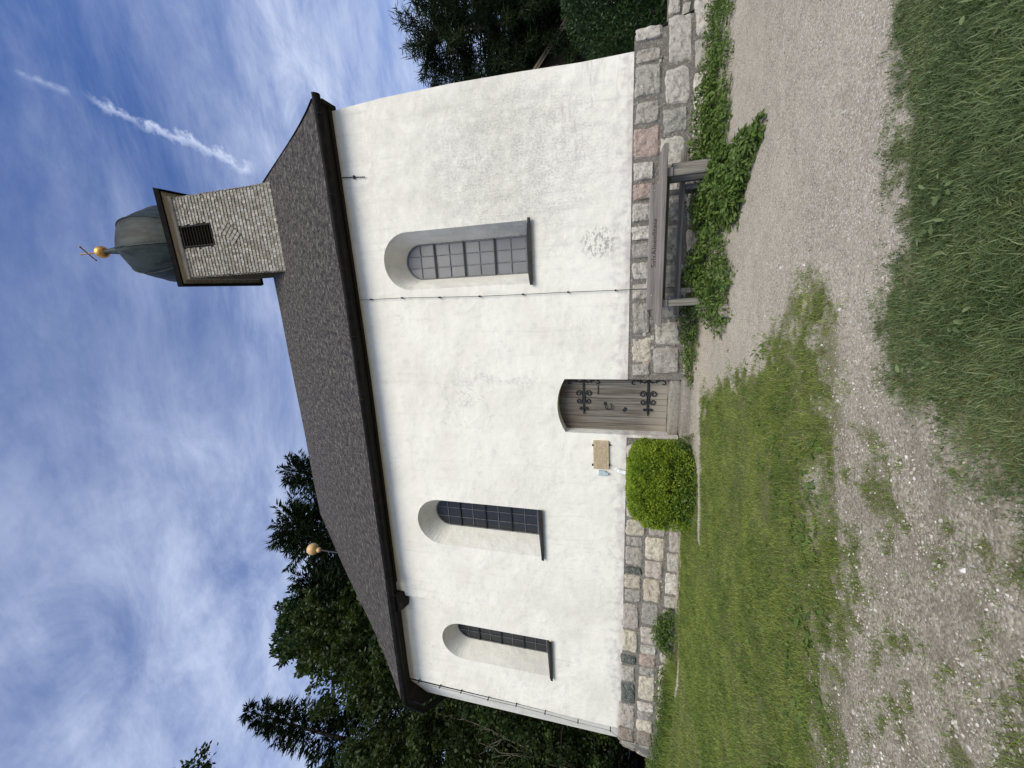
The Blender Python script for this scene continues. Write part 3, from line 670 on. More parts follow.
# --- windows: frame of lead cames > pane, sill, saddle bars
for wi, w in enumerate(wins):
    y = WD + (.07 if wi == 2 else 0) - .012
    ic, i_, ib, it = w['ic'], w['i'], w['ib'], w['it']; zs = it-i_
    bm = B()
    rows = 8; hrow = (it-ib)/rows
    def halfw(z): return i_ if z <= zs else math.sqrt(max(0, i_*i_-(z-zs)**2))
    for k in range(1, rows):
        if k % 2 == 0: continue
        z = ib+hrow*k; hw = halfw(z)
        box(bm, ic-hw, ic+hw, y-.012, y+.004, z-.008, z+.008)
    for u in (-1/3, 1/3):
        x = ic+u*i_; zt = zs+math.sqrt(i_*i_-(u*i_)**2)
        box(bm, x-.008, x+.008, y-.011, y+.003, ib, zt)
    oa = arch(ic, i_+.005, ib-.005, it+.005, 20); ia = arch(ic, i_-.028, ib+.028, it-.028, 20)
    rg = poly_face(bm, [oa, ia], y-.014)
    skirt(bm, rg[1], y+.004)
    wo = obj('window', bm, M_leadlight if w['glass'] == 'g' else M_lead, chapel)
    bm = B(); cols = (-1, -1/3, 1/3, 1)
    for k in range(rows):
        for u0, u1 in zip(cols, cols[1:]):
            za, zb_ = ib+hrow*k, ib+hrow*(k+1); ns_ = 5 if zb_ > zs else 1; ta, tb_ = random.uniform(-.012, .012), random.uniform(-.012, .012)
            lo_ = [(ic+(u0+(u1-u0)*q/ns_)*i_, za) for q in range(ns_+1)]
            hi_ = []
            for x_, _ in lo_:
                zz_t = min(zb_, zs+math.sqrt(max(0, i_*i_-(x_-ic)**2))); hi_.append((x_, max(za+.001, zz_t)))
            cx_, cz_ = ic+(u0+u1)/2*i_, (za+zb_)/2
            pv = lambda p: bm.verts.new((p[0], y+.006+(p[0]-cx_)*ta*2+(p[1]-cz_)*tb_*2, p[1]))
            L0 = [pv(p) for p in lo_]; H0 = [pv(p) for p in hi_]
            for q in range(ns_): bm.faces.new((L0[q], L0[q+1], H0[q+1], H0[q]))
    # slightly uneven old panes
    obj('pane', bm, M_glass_grey if w['glass'] == 'g' else M_glass_dark, wo)
    for k in (2, 4, 6):
        z = ib+hrow*k; hw = halfw(z)-.01
        bm = B(); box(bm, ic-hw, ic+hw, y-.035, y-.016, z-.017, z+.017, bev=.003); obj('saddle_bar', bm, M_bar, wo)
    bm = B(); c, oo, b_ = w['c'], w['o'], w['b']; y0 = -.07+(.07 if wi == 2 else 0)
    vs = [bm.verts.new(p) for p in ((c-oo-.03, y0, b_-.02), (c+oo+.03, y0, b_-.02), (c+oo-.004, .02, b_+.01), (ic+i_-.004, y+.0, ib+.004), (ic-i_+.004, y+.0, ib+.004), (c-oo+.004, .02, b_+.01))]
    bm.faces.new(vs)
    box(bm, c-oo-.035, c+oo+.035, y0-.012, y0+.006, b_-.075, b_-.015)
    obj('sill', bm, M_metal, wo)

# --- door
bm = B(); LY = .27
n = 8; xs = np.cumsum([0]+[random.uniform(.8, 1.25) for _ in range(n)]); xs = DX0+.005+(xs/xs[-1])*(DX1-DX0-.01)
cdx = (DX0+DX1)/2; wdx = (DX1-DX0)/2; hh = .17; rr_ = (wdx*wdx+hh*hh)/(2*hh)
def dtop(x): return 2.70-rr_+math.sqrt(rr_*rr_-(x-cdx)**2)-.004
for a, c in zip(xs, xs[1:]):
    a, c = a+.004, c-.004; yj = LY+random.uniform(-.006, .006)
    vs = []
    for (x, z) in ((a, .43), (c, .43), (c, dtop(c)), (a, dtop(a))): vs.append((x, z))
    f1 = [bm.verts.new((x, yj, z)) for x, z in vs]; f2 = [bm.verts.new((x, yj+.05, z)) for x, z in vs]
    bm.faces.new(f1); bm.faces.new(f2[::-1])
    for k in range(4): bm.faces.new((f1[k], f1[(k+1) % 4], f2[(k+1) % 4], f2[k]))
box(bm, DX0, DX1, LY+.045, LY+.07, .40, 2.74)
door = obj('door', bm, M_door, chapel)
def spiral(cx, cz, r, a0, turns, sgn, n=22):
    return [(cx+r*(1-.8*k/n)*math.cos(a0+sgn*turns*2*math.pi*k/n), LY-.02, cz+r*(1-.8*k/n)*math.sin(a0+sgn*turns*2*math.pi*k/n)) for k in range(n+1)]
for zc in (.81, 2.15):
    bm = B(); x0 = DX1-.03; q = LY-.02
    box(bm, x0-.70, x0+.03, LY-.022, LY-.008, zc-.024, zc+.024, bev=.004)
    for s in (-1, 1):
        # long curled arms at the hanging side
        arm = [(.06, .02), (.105, .08), (.075, .15), (.055, .22), (.05, .28), (.075, .325), (.115, .335), (.14, .305), (.125, .275)]
        tube(bm, [(x0-a, q, zc+s*b) for a, b in arm], [.017, .016, .014, .013, .012, .011, .011, .011, .015], 6)
        tube(bm, [(x0-.075, q, zc+s*.15), (x0-.03, q, zc+s*.165)], [.012, .004], 5); tube(bm, [(x0-.075, q, zc+s*.15), (x0-.12, q, zc+s*.17)], [.012, .004], 5)
        # two pairs of volutes rooted on the strap
        def vol(xr, xc, r, sg):
            root = [(x0-xr, q, zc+s*.018), (x0-xr-(xc-xr)*.25, q, zc+s*.045)]
            sp = [(x0-xc+sg*r*(1-.72*k/26)*math.sin(2*math.pi*1.25*k/26), q, zc+s*(.035+r+r*.0-r*(1-.72*k/26)*math.cos(2*math.pi*1.25*k/26))) for k in range(27)]
            tube(bm, root[:1]+sp, [.013]*20+list(np.linspace(.013, .010, 8)), 6)
        vol(.44, .35, .072, 1); vol(.44, .52, .062, -1)
        vol(.66, .70, .030, 1)
    tube(bm, [(x0-.70, q, zc), (x0-.78, q, zc), (x0-.83, q, zc)], [.022, .018, .005], 6)
    obj('strap_hinge', bm, M_iron, door)
bm = B()
tube(bm, [(-2.62+.07*math.cos(a), LY-.045, 1.62+.065*math.sin(a)) for a in np.linspace(R(60), R(330), 14)], .011, 6)
box(bm, -2.60, -2.53, LY-.02, LY-.003, 1.66, 1.72, bev=.004)
obj('handle', bm, M_iron, door)
bm = B(); box(bm, -2.36, -2.16, LY-.018, LY-.003, 1.83, 1.85, bev=.003); obj('latch', bm, M_iron, door)
bm = B(); box(bm, -2.74, -2.64, LY-.016, LY-.003, 1.25, 1.31, bev=.003, rot=Matrix.Rotation(R(35), 3, 'Y'))
obj('lock_plate', bm, M_iron, door)

# --- stone steps at the door
bm = B(); tone = []
def rough_block(x0, x1, y0, y1, z0, z1, c, n=10, amp=.02):
    st = len(bm.verts)
    tmp = bmesh.new(); bmesh.ops.create_cube(tmp, size=1); bmesh.ops.subdivide_edges(tmp, edges=tmp.edges[:], cuts=n, use_grid_fill=True)
    mp_ = {}
    for v in tmp.verts:
        p = v.co*2; p = Vector([math.copysign(abs(q)**1, q) for q in p])
        e = 8; k = max(abs(p.x), abs(p.y), abs(p.z))/((abs(p.x)**e+abs(p.y)**e+abs(p.z)**e)**(1/e)); p *= k
        P_ = Vector(((x0+x1)/2+p.x*(x1-x0)/2, (y0+y1)/2+p.y*(y1-y0)/2, (z0+z1)/2+p.z*(z1-z0)/2))
        P_ += Vector([noise.noise(P_*5+Vector((q*9, 0, 0)))*amp+noise.noise(P_*16+Vector((q*9, 0, 0)))*amp*.5 for q in range(3)])
        mp_[v.index] = bm.verts.new(P_)
    for f in tmp.faces: bm.faces.new([mp_[v.index] for v in f.verts])
    tmp.free()
    while len(tone) < len(bm.verts): tone.append((*c, 1))
rough_block(DX0-.01, DX1+.01, .05, .5, .20, .425, (.33, .30, .25), amp=.014)
rough_block(DX0-.02, DX1+.05, -.22, .09, -.05, .225, (.30, .27, .225), amp=.016)
rough_block(DX0+.05, DX1+.02, -.55, -.20, -.12, .115, (.31, .285, .235))
bmesh.ops.recalc_face_normals(bm, faces=bm.faces[:])
me = bpy.data.meshes.new('doorstep'); bm.to_mesh(me); bm.free(); col_attr(me, 'tone', tone); link('doorstep', me, M_stone, chapel, smooth=True)

# --- roof, swept at the eaves, hipped over the apse
RY, RZ = 4.8, 14.45
def prof(n=12):
    o = []
    for k in range(n+1):
        t = k/n; y = -.30+(RY+.30)*t
        zlin = 7.45+(RZ-7.45)*t
        sag = -.15*math.sin(math.pi*min(1, t*1.15)**.8)*(1-t)
        o.append((y, zlin+sag))
    return o
pf_ = prof()
bm = B(); uvl = bm.loops.layers.uv.new('UVMap')
def addf(vs, uvs):
    f = bm.faces.new([bm.verts.new(v) for v in vs])
    for l, u in zip(f.loops, uvs): l[uvl].uv = u
    return f
XR, XE = 3.91, -9.6                      # verge, ridge end
s_ = [0]
for (a, b), (c, d) in zip(pf_, pf_[1:]): s_.append(s_[-1]+math.hypot(c-a, d-b))
xsr = np.linspace(XR, XE, 24)
def tilt(x): return .020*max(0, -2-x)
def wavy(x, y): return tilt(x)*max(0, 1-abs(y-RY if y < RY else RY-y)*0-max(0, min(y, 2*RY-y))/RY)+(noise.noise(Vector((x*.35, y*.5, 3)))*.045)
for k in range(len(pf_)-1):
    (y0, z0), (y1, z1) = pf_[k], pf_[k+1]
    for x0, x1 in zip(xsr, xsr[1:]):
        for sgn in (0, 1):
            Y = lambda y: y if not sgn else 2*RY-y
            addf([(x0, Y(y0), z0+wavy(x0, y0)), (x1, Y(y0), z0+wavy(x1, y0)), (x1, Y(y1), z1+wavy(x1, y1)), (x0, Y(y1), z1+wavy(x0, y1))],
                 [(x0, s_[k]), (x1, s_[k]), (x1, s_[k+1]), (x0, s_[k+1])])
# apse fan
eav = [(XE, -.30), (-11.95, -.30), (-13.35, .58), (-14.95, 2.45), (-15.25, 4.8), (-14.95, 7.15), (-13.35, 9.02), (-11.95, 9.90), (XE, 9.90)]
uacc = XE
for (ax, ay), (bx, by) in zip(eav, eav[1:]):
    m = 7; ln = math.hypot(bx-ax, by-ay)
    for k in range(len(pf_)-1):
        t0 = (pf_[k][0]+.30)/(RY+.30); t1 = (pf_[k+1][0]+.30)/(RY+.30); z0, z1 = pf_[k][1], pf_[k+1][1]
        for j in range(m):
            qa = [(ax+(bx-ax)*(j+e)/m, ay+(by-ay)*(j+e)/m) for e in (0, 1)]
            pt = lambda p, t, z: (p[0]+(XE-p[0])*t, p[1]+(RY-p[1])*t, z+wavy(p[0]+(XE-p[0])*t, p[1]+(RY-p[1])*t))
            u0, u1 = uacc-ln*j/m, uacc-ln*(j+1)/m
            vs = [pt(qa[0], t0, z0), pt(qa[1], t0, z0), pt(qa[1], t1, z1), pt(qa[0], t1, z1)]
            if t1 >= .999: addf(vs[:3], [(u0, s_[k]), (u1, s_[k]), (u1, s_[k+1])])
            else: addf(vs, [(u0, s_[k]), (u1, s_[k]), (u1*1, s_[k+1]), (u0, s_[k+1])])
    uacc -= ln
bmesh.ops.remove_doubles(bm, verts=bm.verts[:], dist=.001)
bmesh.ops.recalc_face_normals(bm, faces=bm.faces[:])
ret = bmesh.ops.solidify(bm, geom=bm.faces[:], thickness=.07)
roof = obj('roof', bm, M_roof, chapel, normals=False)
# eave soffit (dark boards) and fascia
bm = B()
sof_o = [(XR-.02, -.25), (-2, -.25), (-11.9, -.25), (-13.28, .62), (-14.88, 2.48), (-15.18, 4.8)]
sof_i = [(XR-.02, .05), (-2, .05), (-11.45, .08), (-13.0, .95), (-14.5, 2.65), (-14.8, 4.8)]
for k in range(len(sof_o)-1):
    a, b = sof_o[k], sof_o[k+1]; c, d = sof_i[k+1], sof_i[k]
    lo = [bm.verts.new((*p, 7.32+tilt(p[0]))) for p in (a, b, c, d)]; bm.faces.new(lo)
    f_ = [bm.verts.new((*p, z+tilt(p[0]))) for p, z in ((a, 7.32), (b, 7.32), (b, 7.47), (a, 7.47))]; bm.faces.new(f_)
for (x0, x1) in ((XR-.02, -2), (-2, -7.9)):        # moulded wall plate under the boards
    f1 = [bm.verts.new((x, y, z+tilt(x))) for x, y, z in ((x0, -.085, 7.27), (x1, -.085, 7.27), (x1, -.085, 7.318), (x0, -.085, 7.318))]; bm.faces.new(f1)
    f1 = [bm.verts.new((x, y, 7.27+tilt(x))) for x, y in ((x0, -.085), (x1, -.085), (x1, .02), (x0, .02))]; bm.faces.new(f1)
box(bm, XR-.10, XR-.02, -.28, .12, 7.25, 7.50)
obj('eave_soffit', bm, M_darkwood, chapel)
# verge board at the right gable
bm = B()
for (y0, z0), (y1, z1) in zip(pf_, pf_[1:]):
    vs = [bm.verts.new(p) for p in ((XR+.005, y0, z0-.16), (XR+.005, y1, z1-.16), (XR+.005, y1, z1+.05), (XR+.005, y0, z0+.05))]; bm.faces.new(vs)
    vs = [bm.verts.new(p) for p in ((XR-.03, y0, z0-.16), (XR+.005, y0, z0-.16), (XR+.005, y1, z1-.16), (XR-.03, y1, z1-.16))]; bm.faces.new(vs)
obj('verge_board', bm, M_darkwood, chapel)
# half-round gutters, the choir's one hung a little lower
def gutter(pts, r=.10):
    bm = B(); rings = []
    for i, p in enumerate(pts):
        p = Vector(p); d = (Vector(pts[min(i+1, len(pts)-1)])-Vector(pts[max(i-1, 0)])).normalized(); sde = d.cross(Vector((0, 0, 1))).normalized()
        rings.append([bm.verts.new(p+sde*r*math.cos(a)+Vector((0, 0, r*math.sin(a)))) for a in np.linspace(0, -math.pi, 9)])
    for A, C in zip(rings, rings[1:]):
        for k in range(8): bm.faces.new((A[k], A[k+1], C[k+1], C[k]))
    bm.faces.new(rings[0]); bm.faces.new(rings[-1])
    return bm
def gutter_obj(pts, brk):
    bm = gutter(pts); bmesh.ops.solidify(bm, geom=bm.faces[:], thickness=.008)
    g = obj('gutter', bm, M_metal, chapel)
    for x, y, z in brk:
        bm = B(); tube(bm, [(x, y+.11, z+.03), (x, y+.098, z-.02), (x, y+.06, z-.088), (x, y, z-.108), (x, y-.07, z-.085), (x, y-.108, z+.01)], .008, 5); obj('gutter_bracket', bm, M_bar, g)
gutter_obj([(3.96, -.33, 7.37), (0, -.33, 7.345), (-4, -.33, 7.38), (-7.75, -.33, 7.44)], [(x, -.33, 7.36+tilt(x)) for k, x in enumerate(np.arange(3.6, -7.6, -1.5))])
gutter_obj([(-7.45, -.37, 7.40), (-10, -.35, 7.46), (-11.98, -.34, 7.50), (-13.44, .52, 7.50), (-15.05, 2.42, 7.50)], [(x, -.36, 7.36+tilt(x)) for x in np.arange(-8, -12, -1.5)])
bm = B()
f1 = [bm.verts.new((x, -.26, z)) for x, z in ((-8.2, 7.46), (-8.2, 7.30), (-8.32, 7.28), (-8.42, 7.20), (-8.66, 7.24), (-8.72, 7.46))]; f2 = [bm.verts.new((v.co.x, .03, v.co.z-(.10 if v.co.z < 7.4 else 0))) for v in f1]
bm.faces.new(f1); bm.faces.new(f2[::-1])
for k in range(6): bm.faces.new((f1[k], f1[(k+1) % 6], f2[(k+1) % 6], f2[k]))
obj('eave_corbel', bm, M_darkwood, chapel)

# --- bell turret, clad in real shingles
TX0, TX1, TY0, TZT = 1.0, 3.68, 3.35, 17.0
TY1 = TY0+2.9
bm = B(); tone = []
box(bm, TX0+.03, TX1-.03, TY0+.03, TY1-.03, 10.5, TZT); 
while len(tone) < len(bm.verts): tone.append((.10, .09, .075, 1))
rowh = .145; nrow = int((TZT-11.6)/rowh)
def shingle(org, ux, nrm, w, z0, z1, lift, c):
    """bottom edge stands off the wall, top edge tucks under the next row"""
    a = org; b = org+ux*w
    th = .016
    q = [a+nrm*(lift+th)+Vector((0, 0, z0)), b+nrm*(lift+th)+Vector((0, 0, z0)), b+nrm*.008+Vector((0, 0, z1)), a+nrm*.008+Vector((0, 0, z1)),
         a+nrm*lift*.6+Vector((0, 0, z0)), b+nrm*lift*.6+Vector((0, 0, z0))]
    v = [bm.verts.new(p) for p in q]
    bm.faces.new(v[:4]); bm.faces.new((v[4], v[5], v[1], v[0])); bm.faces.new((v[0], v[3], v[4])); bm.faces.new((v[1], v[5], v[2]))
    while len(tone) < len(bm.verts): tone.append((*c, 1))
def stone_tone():
    k = random.choice([.75, .88, 1, 1, 1.1, 1.2]); return tuple(q*k for q in random.choice([(.265, .245, .205), (.295, .275, .235), (.22, .198, .155), (.34, .32, .28)]))
LV = (2.03, 2.74, 15.24, 16.60)
for rI in range(nrow):
    z0 = TZT-.02-rowh*(rI+1); fl = .10*max(0, (13.6-z0)/2.2)**2        # flared foot
    for face in range(4):
        if face == 0: org, ux, nr, ln = Vector((TX0-fl, TY0-fl, 0)), Vector((1, 0, 0)), Vector((0, -1, 0)), TX1-TX0+2*fl
        elif face == 1: org, ux, nr, ln = Vector((TX0-fl, TY1, 0)), Vector((0, -1, 0)), Vector((-1, 0, 0)), TY1-TY0+fl
        elif face == 2: org, ux, nr, ln = Vector((TX1+fl, TY0-fl, 0)), Vector((0, 1, 0)), Vector((1, 0, 0)), TY1-TY0+fl
        else: org, ux, nr, ln = Vector((TX1, TY1, 0)), Vector((-1, 0, 0)), Vector((0, 1, 0)), TX1-TX0
        if face == 3 and rI % 1 == 0 and False: continue
        p = -random.uniform(0, .05)
        while p < ln-.02:
            w = random.uniform(.06, .12); a = max(p, 0); e = min(p+w, ln)
            if e-a > .02:
                o_ = org+ux*a
                if face == 0 and o_.x+e-a > LV[0] and o_.x < LV[1] and z0+rowh > LV[2] and z0 < LV[3]-.02: pass
                else: shingle(o_, ux, nr, e-a-.006, z0+random.uniform(-.012, .010), z0+rowh+.05, .022+random.uniform(0, .012), stone_tone())
            p += w
# diamond of shingles set aslant below the louvre
for i in range(-2, 3):
    for j in range(-1, 2):
        cx = 2.36+(i-j)*.10*1.0; cz = 14.42+(i+j)*.11
        v = [bm.verts.new((cx+dx, TY0-.052-.012*(dz < 0), cz+dz)) for dx, dz in ((-.075, -.02), (.02, -.115), (.085, -.02), (-.01, .075))]
        bm.faces.new(v)
        v2 = [bm.verts.new((cx+dx, TY0-.02, cz+dz)) for dx, dz in ((-.075, -.02), (.02, -.115), (.085, -.02), (-.01, .075))]
        for k in range(4): bm.faces.new((v[k], v[(k+1) % 4], v2[(k+1) % 4], v2[k]))
        while len(tone) < len(bm.verts): tone.append((*stone_tone(), 1))
bmesh.ops.recalc_face_normals(bm, faces=bm.faces[:])
me = bpy.data.meshes.new('bell_tower'); bm.to_mesh(me); bm.free(); col_attr(me, 'tone', tone)
tower = link('bell_tower', me, M_shingle, chapel)
# louvred sound opening
bm = B(); x0, x1, z0, z1 = LV
box(bm, x0, x0+.04, TY0-.045, TY0+.06, z0, z1); box(bm, x1-.04, x1, TY0-.045, TY0+.06, z0, z1)
box(bm, x0+.04, x1-.04, TY0-.045, TY0+.06, z1-.04, z1); box(bm, x0, x1, TY0-.05, TY0+.06, z0-.04, z0)
k = 0; z = z0+.06
while z < z1-.1:
    v = [bm.verts.new(p) for p in ((x0+.04, TY0-.085, z), (x1-.04, TY0-.085, z), (x1-.04, TY0+.02, z+.09), (x0+.04, TY0+.02, z+.09))]; v2 = [bm.verts.new(q_.co+Vector((0, .006, .018))) for q_ in v]
    bm.faces.new(v); bm.faces.new(v2[::-1])
    for i in range(4): bm.faces.new((v[i], v[(i+1) % 4], v2[(i+1) % 4], v2[i]))
    z += .135
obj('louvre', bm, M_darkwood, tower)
# cornice: pale moulding, soffit boards, dark fascia
CX, CY = (TX0+TX1)/2, (TY0+TY1)/2; HX, HY = (TX1-TX0)/2, (TY1-TY0)/2
bm = B()
def sq_ring(z, e): return [bm.verts.new((CX+sx*(HX+e), CY+sy*(HY+e), z)) for sx, sy in ((-1, -1), (1, -1), (1, 1), (-1, 1))]
prev = None
for z, e in ((16.70, .035), (16.72, .075), (16.86, .085), (16.88, .11), (16.90, .235)):
    r_ = sq_ring(z, e)
    if prev:
        for k in range(4): bm.faces.new((prev[k], prev[(k+1) % 4], r_[(k+1) % 4], r_[k]))
    prev = r_
obj('cornice', bm, M_cornice, tower)
bm = B(); prev = None
for z, e in ((16.91, .225), (16.83, .235), (16.83, .29), (17.02, .33), (17.16, .12), (17.32, -.12), (17.7, -.42)):
    r_ = sq_ring(z, e)
    if prev:
        for k in range(4): bm.faces.new((prev[k], prev[(k+1) % 4], r_[(k+1) % 4], r_[k]))
    prev = r_
obj('cornice_roof', bm, M_black, tower)
# onion dome, eight sided with standing seams
OX, OY = 2.47, 4.8
PROF = [(17.3, .82), (17.6, .95), (17.95, 1.12), (18.35, 1.27), (18.8, 1.375), (19.2, 1.42), (19.55, 1.425), (19.85, 1.40), (20.15, 1.345), (20.42, 1.26), (20.66, 1.14), (20.87, .98), (21.04, .79), (21.2, .58), (21.42, .40), (21.75, .27), (22.15, .19), (22.7, .13), (23.0, .10), (23.2, .09)]
bm = B(); rings = []
for z, r in PROF:
    ring = []
    for k in range(48):
        a = 2*math.pi*k/48; q = (a % (math.pi/4))-math.pi/8
        ring.append(bm.verts.new((OX+r*(math.cos(math.pi/8)/math.cos(q))**.7*1.03*math.cos(a+R(-96)), OY+r*(math.cos(math.pi/8)/math.cos(q))**.7*1.03*math.sin(a+R(-96)), z)))
    rings.append(ring)
for A, C in zip(rings, rings[1:]):
    for k in range(48): bm.faces.new((A[k], A[(k+1) % 48], C[(k+1) % 48], C[k]))
dome = obj('onion_dome', bm, M_copper, tower, smooth=True)
bm = B()
for k in range(8):
    a = R(-96)+2*math.pi*k/8
    tube(bm, [(OX+(r*1.03+.010)*math.cos(a), OY+(r*1.03+.010)*math.sin(a), z) for z, r in PROF[:16]], .024, 5)
obj('dome_seam', bm, M_copper, tower)
bm = B(); bmesh.ops.create_uvsphere(bm, u_segments=24, v_segments=14, radius=.26, matrix=Matrix.Translation((OX, OY, 23.42)))
obj('gilded_ball', bm, M_gold, tower, smooth=True)
bm = B(); ca = R(-38); ux = Vector((math.cos(ca), math.sin(ca), 0)); c0 = Vector((OX, OY, 0))
tube(bm, [(OX, OY, 23.6), (OX, OY, 24.75)], .032, 6)
tube(bm, [c0+ux*-.33+Vector((0, 0, 24.34)), c0+ux*.33+Vector((0, 0, 24.34))], .030, 6)
for p in (c0+ux*-.34+Vector((0, 0, 24.34)), c0+ux*.34+Vector((0, 0, 24.34)), Vector((OX, OY, 24.78))):
    bmesh.ops.create_uvsphere(bm, u_segments=8, v_segments=6, radius=.045, matrix=Matrix.Translation(p))
obj('cross', bm, M_cross, tower)
# gilded ball over the choir ridge
bm = B(); bmesh.ops.create_uvsphere(bm, u_segments=20, v_segments=12, radius=.27, matrix=Matrix.Translation((-11.56, 4.8, 15.28)))
bmesh.ops.create_uvsphere(bm, u_segments=12, v_segments=8, radius=.12, matrix=Matrix.Translation((-11.56, 4.8, 14.94)))
fb = obj('ridge_finial', bm, M_palegold, chapel, smooth=True)
bm = B(); tube(bm, [(-11.56, 4.8, 12.0), (-11.56, 4.8, 15.0)], .035, 6); obj('finial_pole', bm, M_metal, fb)

# --- lightning conductors with stand-off clamps
def conductor(pts, clamps):
    bm = B(); tube(bm, pts, .0055, 5); c = obj('lightning_conductor', bm, M_metal, chapel)
    for x, z, y in clamps:
        bm = B(); box(bm, x-.016, x+.016, y-.055, y+.055, z-.013, z+.013, bev=.003); obj('clamp', bm, M_bar, c)
conductor([(-.10, -.3, 7.30), (-.10, -.05, 7.2), (-.10, -.05, 6.14), (-.125, -.05, 5.23), (-.15, -.05, 4.3), (-.155, -.05, 3.35), (-.155, -.05, 2.42), (-.165, -.05, 1.47), (-.165, -.05, .3)],
          [(-.10, z, -.02) for z in (6.94, 6.14)]+[(-.13, 5.23, -.02), (-.15, 4.3, -.02), (-.155, 3.35, -.02), (-.155, 2.42, -.02), (-.165, 1.5, -.02)])
conductor([(-11.75, -.3, 7.28), (-11.47, -.03, 7.2), (-11.50, -.02, 6.46), (-11.51, -.02, 5.78), (-11.54, -.02, 4.94), (-11.53, -.02, 4.1), (-11.56, -.02, 3.27), (-11.61, -.02, 2.36), (-11.62, -.02, 1.5), (-11.83, -.03, 1.22), (-11.85, -.03, .3)],
          [(x, z, .01) for x, z in ((-11.47, 7.15), (-11.50, 6.46), (-11.51, 5.78), (-11.54, 4.94), (-11.53, 4.1), (-11.56, 3.27), (-11.61, 2.36), (-11.62, 1.5))])
bm = B(); tube(bm, [(2.49, -.02, 7.25), (2.47, -.035, 7.0), (2.44, -.03, 6.68)], .010, 5); box(bm, 2.43, 2.50, -.05, .01, 6.93, 6.96, bev=.004); obj('bracket_rod', bm, M_metal, chapel)
# white waste pipe and little pale blue box by the plaque
bm = B(); tube(bm, [(-4.0, .02, 1.42), (-4.01, -.04, 1.38), (-4.03, -.06, 1.25), (-4.06, -.06, 1.0), (-4.08, -.06, .3)], .045, 10); tube(bm, [(-4.0, .03, 1.42), (-4.0, -.03, 1.40)], .055, 10)
obj('drain_pipe', bm, M_white, chapel)
bm = B(); box(bm, -4.14, -4.03, -.06, .01, 1.66, 1.82, bev=.01); box(bm, -4.12, -4.05, -.068, -.055, 1.61, 1.68, bev=.006); obj('junction_box', bm, M_bluebox, chapel)

# ================================================================== plaque
pq = tag(empty('plaque', (-3.65, -.02, 1.76)), 'small sandstone coloured inscribed plaque fixed to the white wall beside the door', 'plaque')
bm = B(); box(bm, -3.985, -3.325, -.045, .01, 1.595, 1.93, bev=.008, rot=Matrix.Rotation(R(-1), 3, 'Y')); obj('slab', bm, M_plaque, pq)
bm = B()          # worn, unreadable carved lines
for k in range(7):
    x = -3.92
    while x < -3.42:
        w = random.uniform(.03, .10); z = 1.875-.038*k
        if k in (0,) and not (-3.8 < x < -3.5): x += w+.02; continue
        box(bm, x, min(x+w, -3.38), -.0465, -.04, z, z+random.uniform(.008, .014)); x += w+random.uniform(.012, .03)
M_carve = noisy('worn_carving', (.33, .25, .155), (.40, .31, .2), (30, 30, 30), .9, 0, .1)
obj('inscription', bm, M_carve, pq)
for x, z in ((-3.90, 1.945), (-3.43, 1.94), (-3.88, 1.585), (-3.41, 1.58)):
    bm = B(); box(bm, x-.015, x+.015, -.06, .01, z-.015, z+.015, bev=.004); obj('bolt', bm, M_bar, pq)

# ================================================================== table and bench
tb = tag(empty('table', (.62, -.95, .05)), 'weathered grey wooden table with a long plank top standing on gravel before the bench', 'table')
bm = B()
ys = [-1.27, -1.09, -.91, -.73, -.56]
for k, (a, c) in enumerate(zip(ys, ys[1:])):
    dx = random.uniform(-.02, .02)
    box(bm, -.74+dx, 1.95+dx, a+.005, c-.005, .765, .83, bev=.008, jit=.003)
obj('tabletop', bm, M_table, tb)
bm = B(); box(bm, -.46, 1.66, -.66, -.62, .66, .745, bev=.006); obj('apron', bm, M_table, tb)
for x0 in (-.44, 1.50):
    for y0, nm in ((-1.12, 0), (-.70, 1)):
        bm = B(); box(bm, x0, x0+.10, y0-.05, y0+.05, -.1, .70, bev=.008, jit=.003); obj('leg', bm, M_tablev, tb)
    bm = B(); box(bm, x0-.012, x0+.112, -1.20, -.62, .68, .763, bev=.008); obj('cross_batten', bm, M_table, tb)
bm = B(); box(bm, 1.615, 1.69, -1.10, -1.02, -.1, .69, bev=.006); obj('leg', bm, M_tablev, tb)

bn = tag(empty('bench', (.55, -.4, .1)), 'low grey plank bench with a lettered backrest behind the table against the stone plinth', 'bench')
bm = B(); box(bm, -.54, 1.57, -.40, -.365, .72, .945, bev=.008, jit=.002); back = obj('backrest', bm, M_table, bn)
for a, c in ((-.72, -.58), (-.56, -.42)):
    bm = B(); box(bm, -.64, 2.0, a, c, .43, .485, bev=.008, jit=.002); obj('seat_plank', bm, M_table, bn)
for x0 in (-.25, 1.38):
    bm = B(); box(bm, x0, x0+.08, -.365, -.29, .0, .93, bev=.006); box(bm, x0, x0+.08, -.70, -.365, .34, .428, bev=.006); box(bm, x0, x0+.08, -.68, -.60, .0, .34, bev=.006)
    obj('leg', bm, M_tablev, bn)
cu = bpy.data.curves.new('lettering', 'FONT'); cu.body = 'SalzAlpenSteig'; cu.size = .112; cu.extrude = .0015; cu.align_x = 'LEFT'
to = bpy.data.objects.new('tmp', cu); COL.objects.link(to); bpy.context.view_layer.update()
dg = bpy.context.evaluated_depsgraph_get(); me = bpy.data.meshes.new_from_object(to.evaluated_get(dg)); bpy.data.objects.remove(to)
me.name = 'lettering'
co = np.zeros(len(me.vertices)*3); me.vertices.foreach_get('co', co); co = co.reshape(-1, 3)
wx = co[:, 0].max(); co[:, 0] *= .82/wx
co = np.stack([.20+co[:, 0], -.4025-co[:, 2], .808+co[:, 1]], -1); me.vertices.foreach_set('co', co.astype(np.float32).ravel()); me.update()
link('lettering', me, M_letter, back)
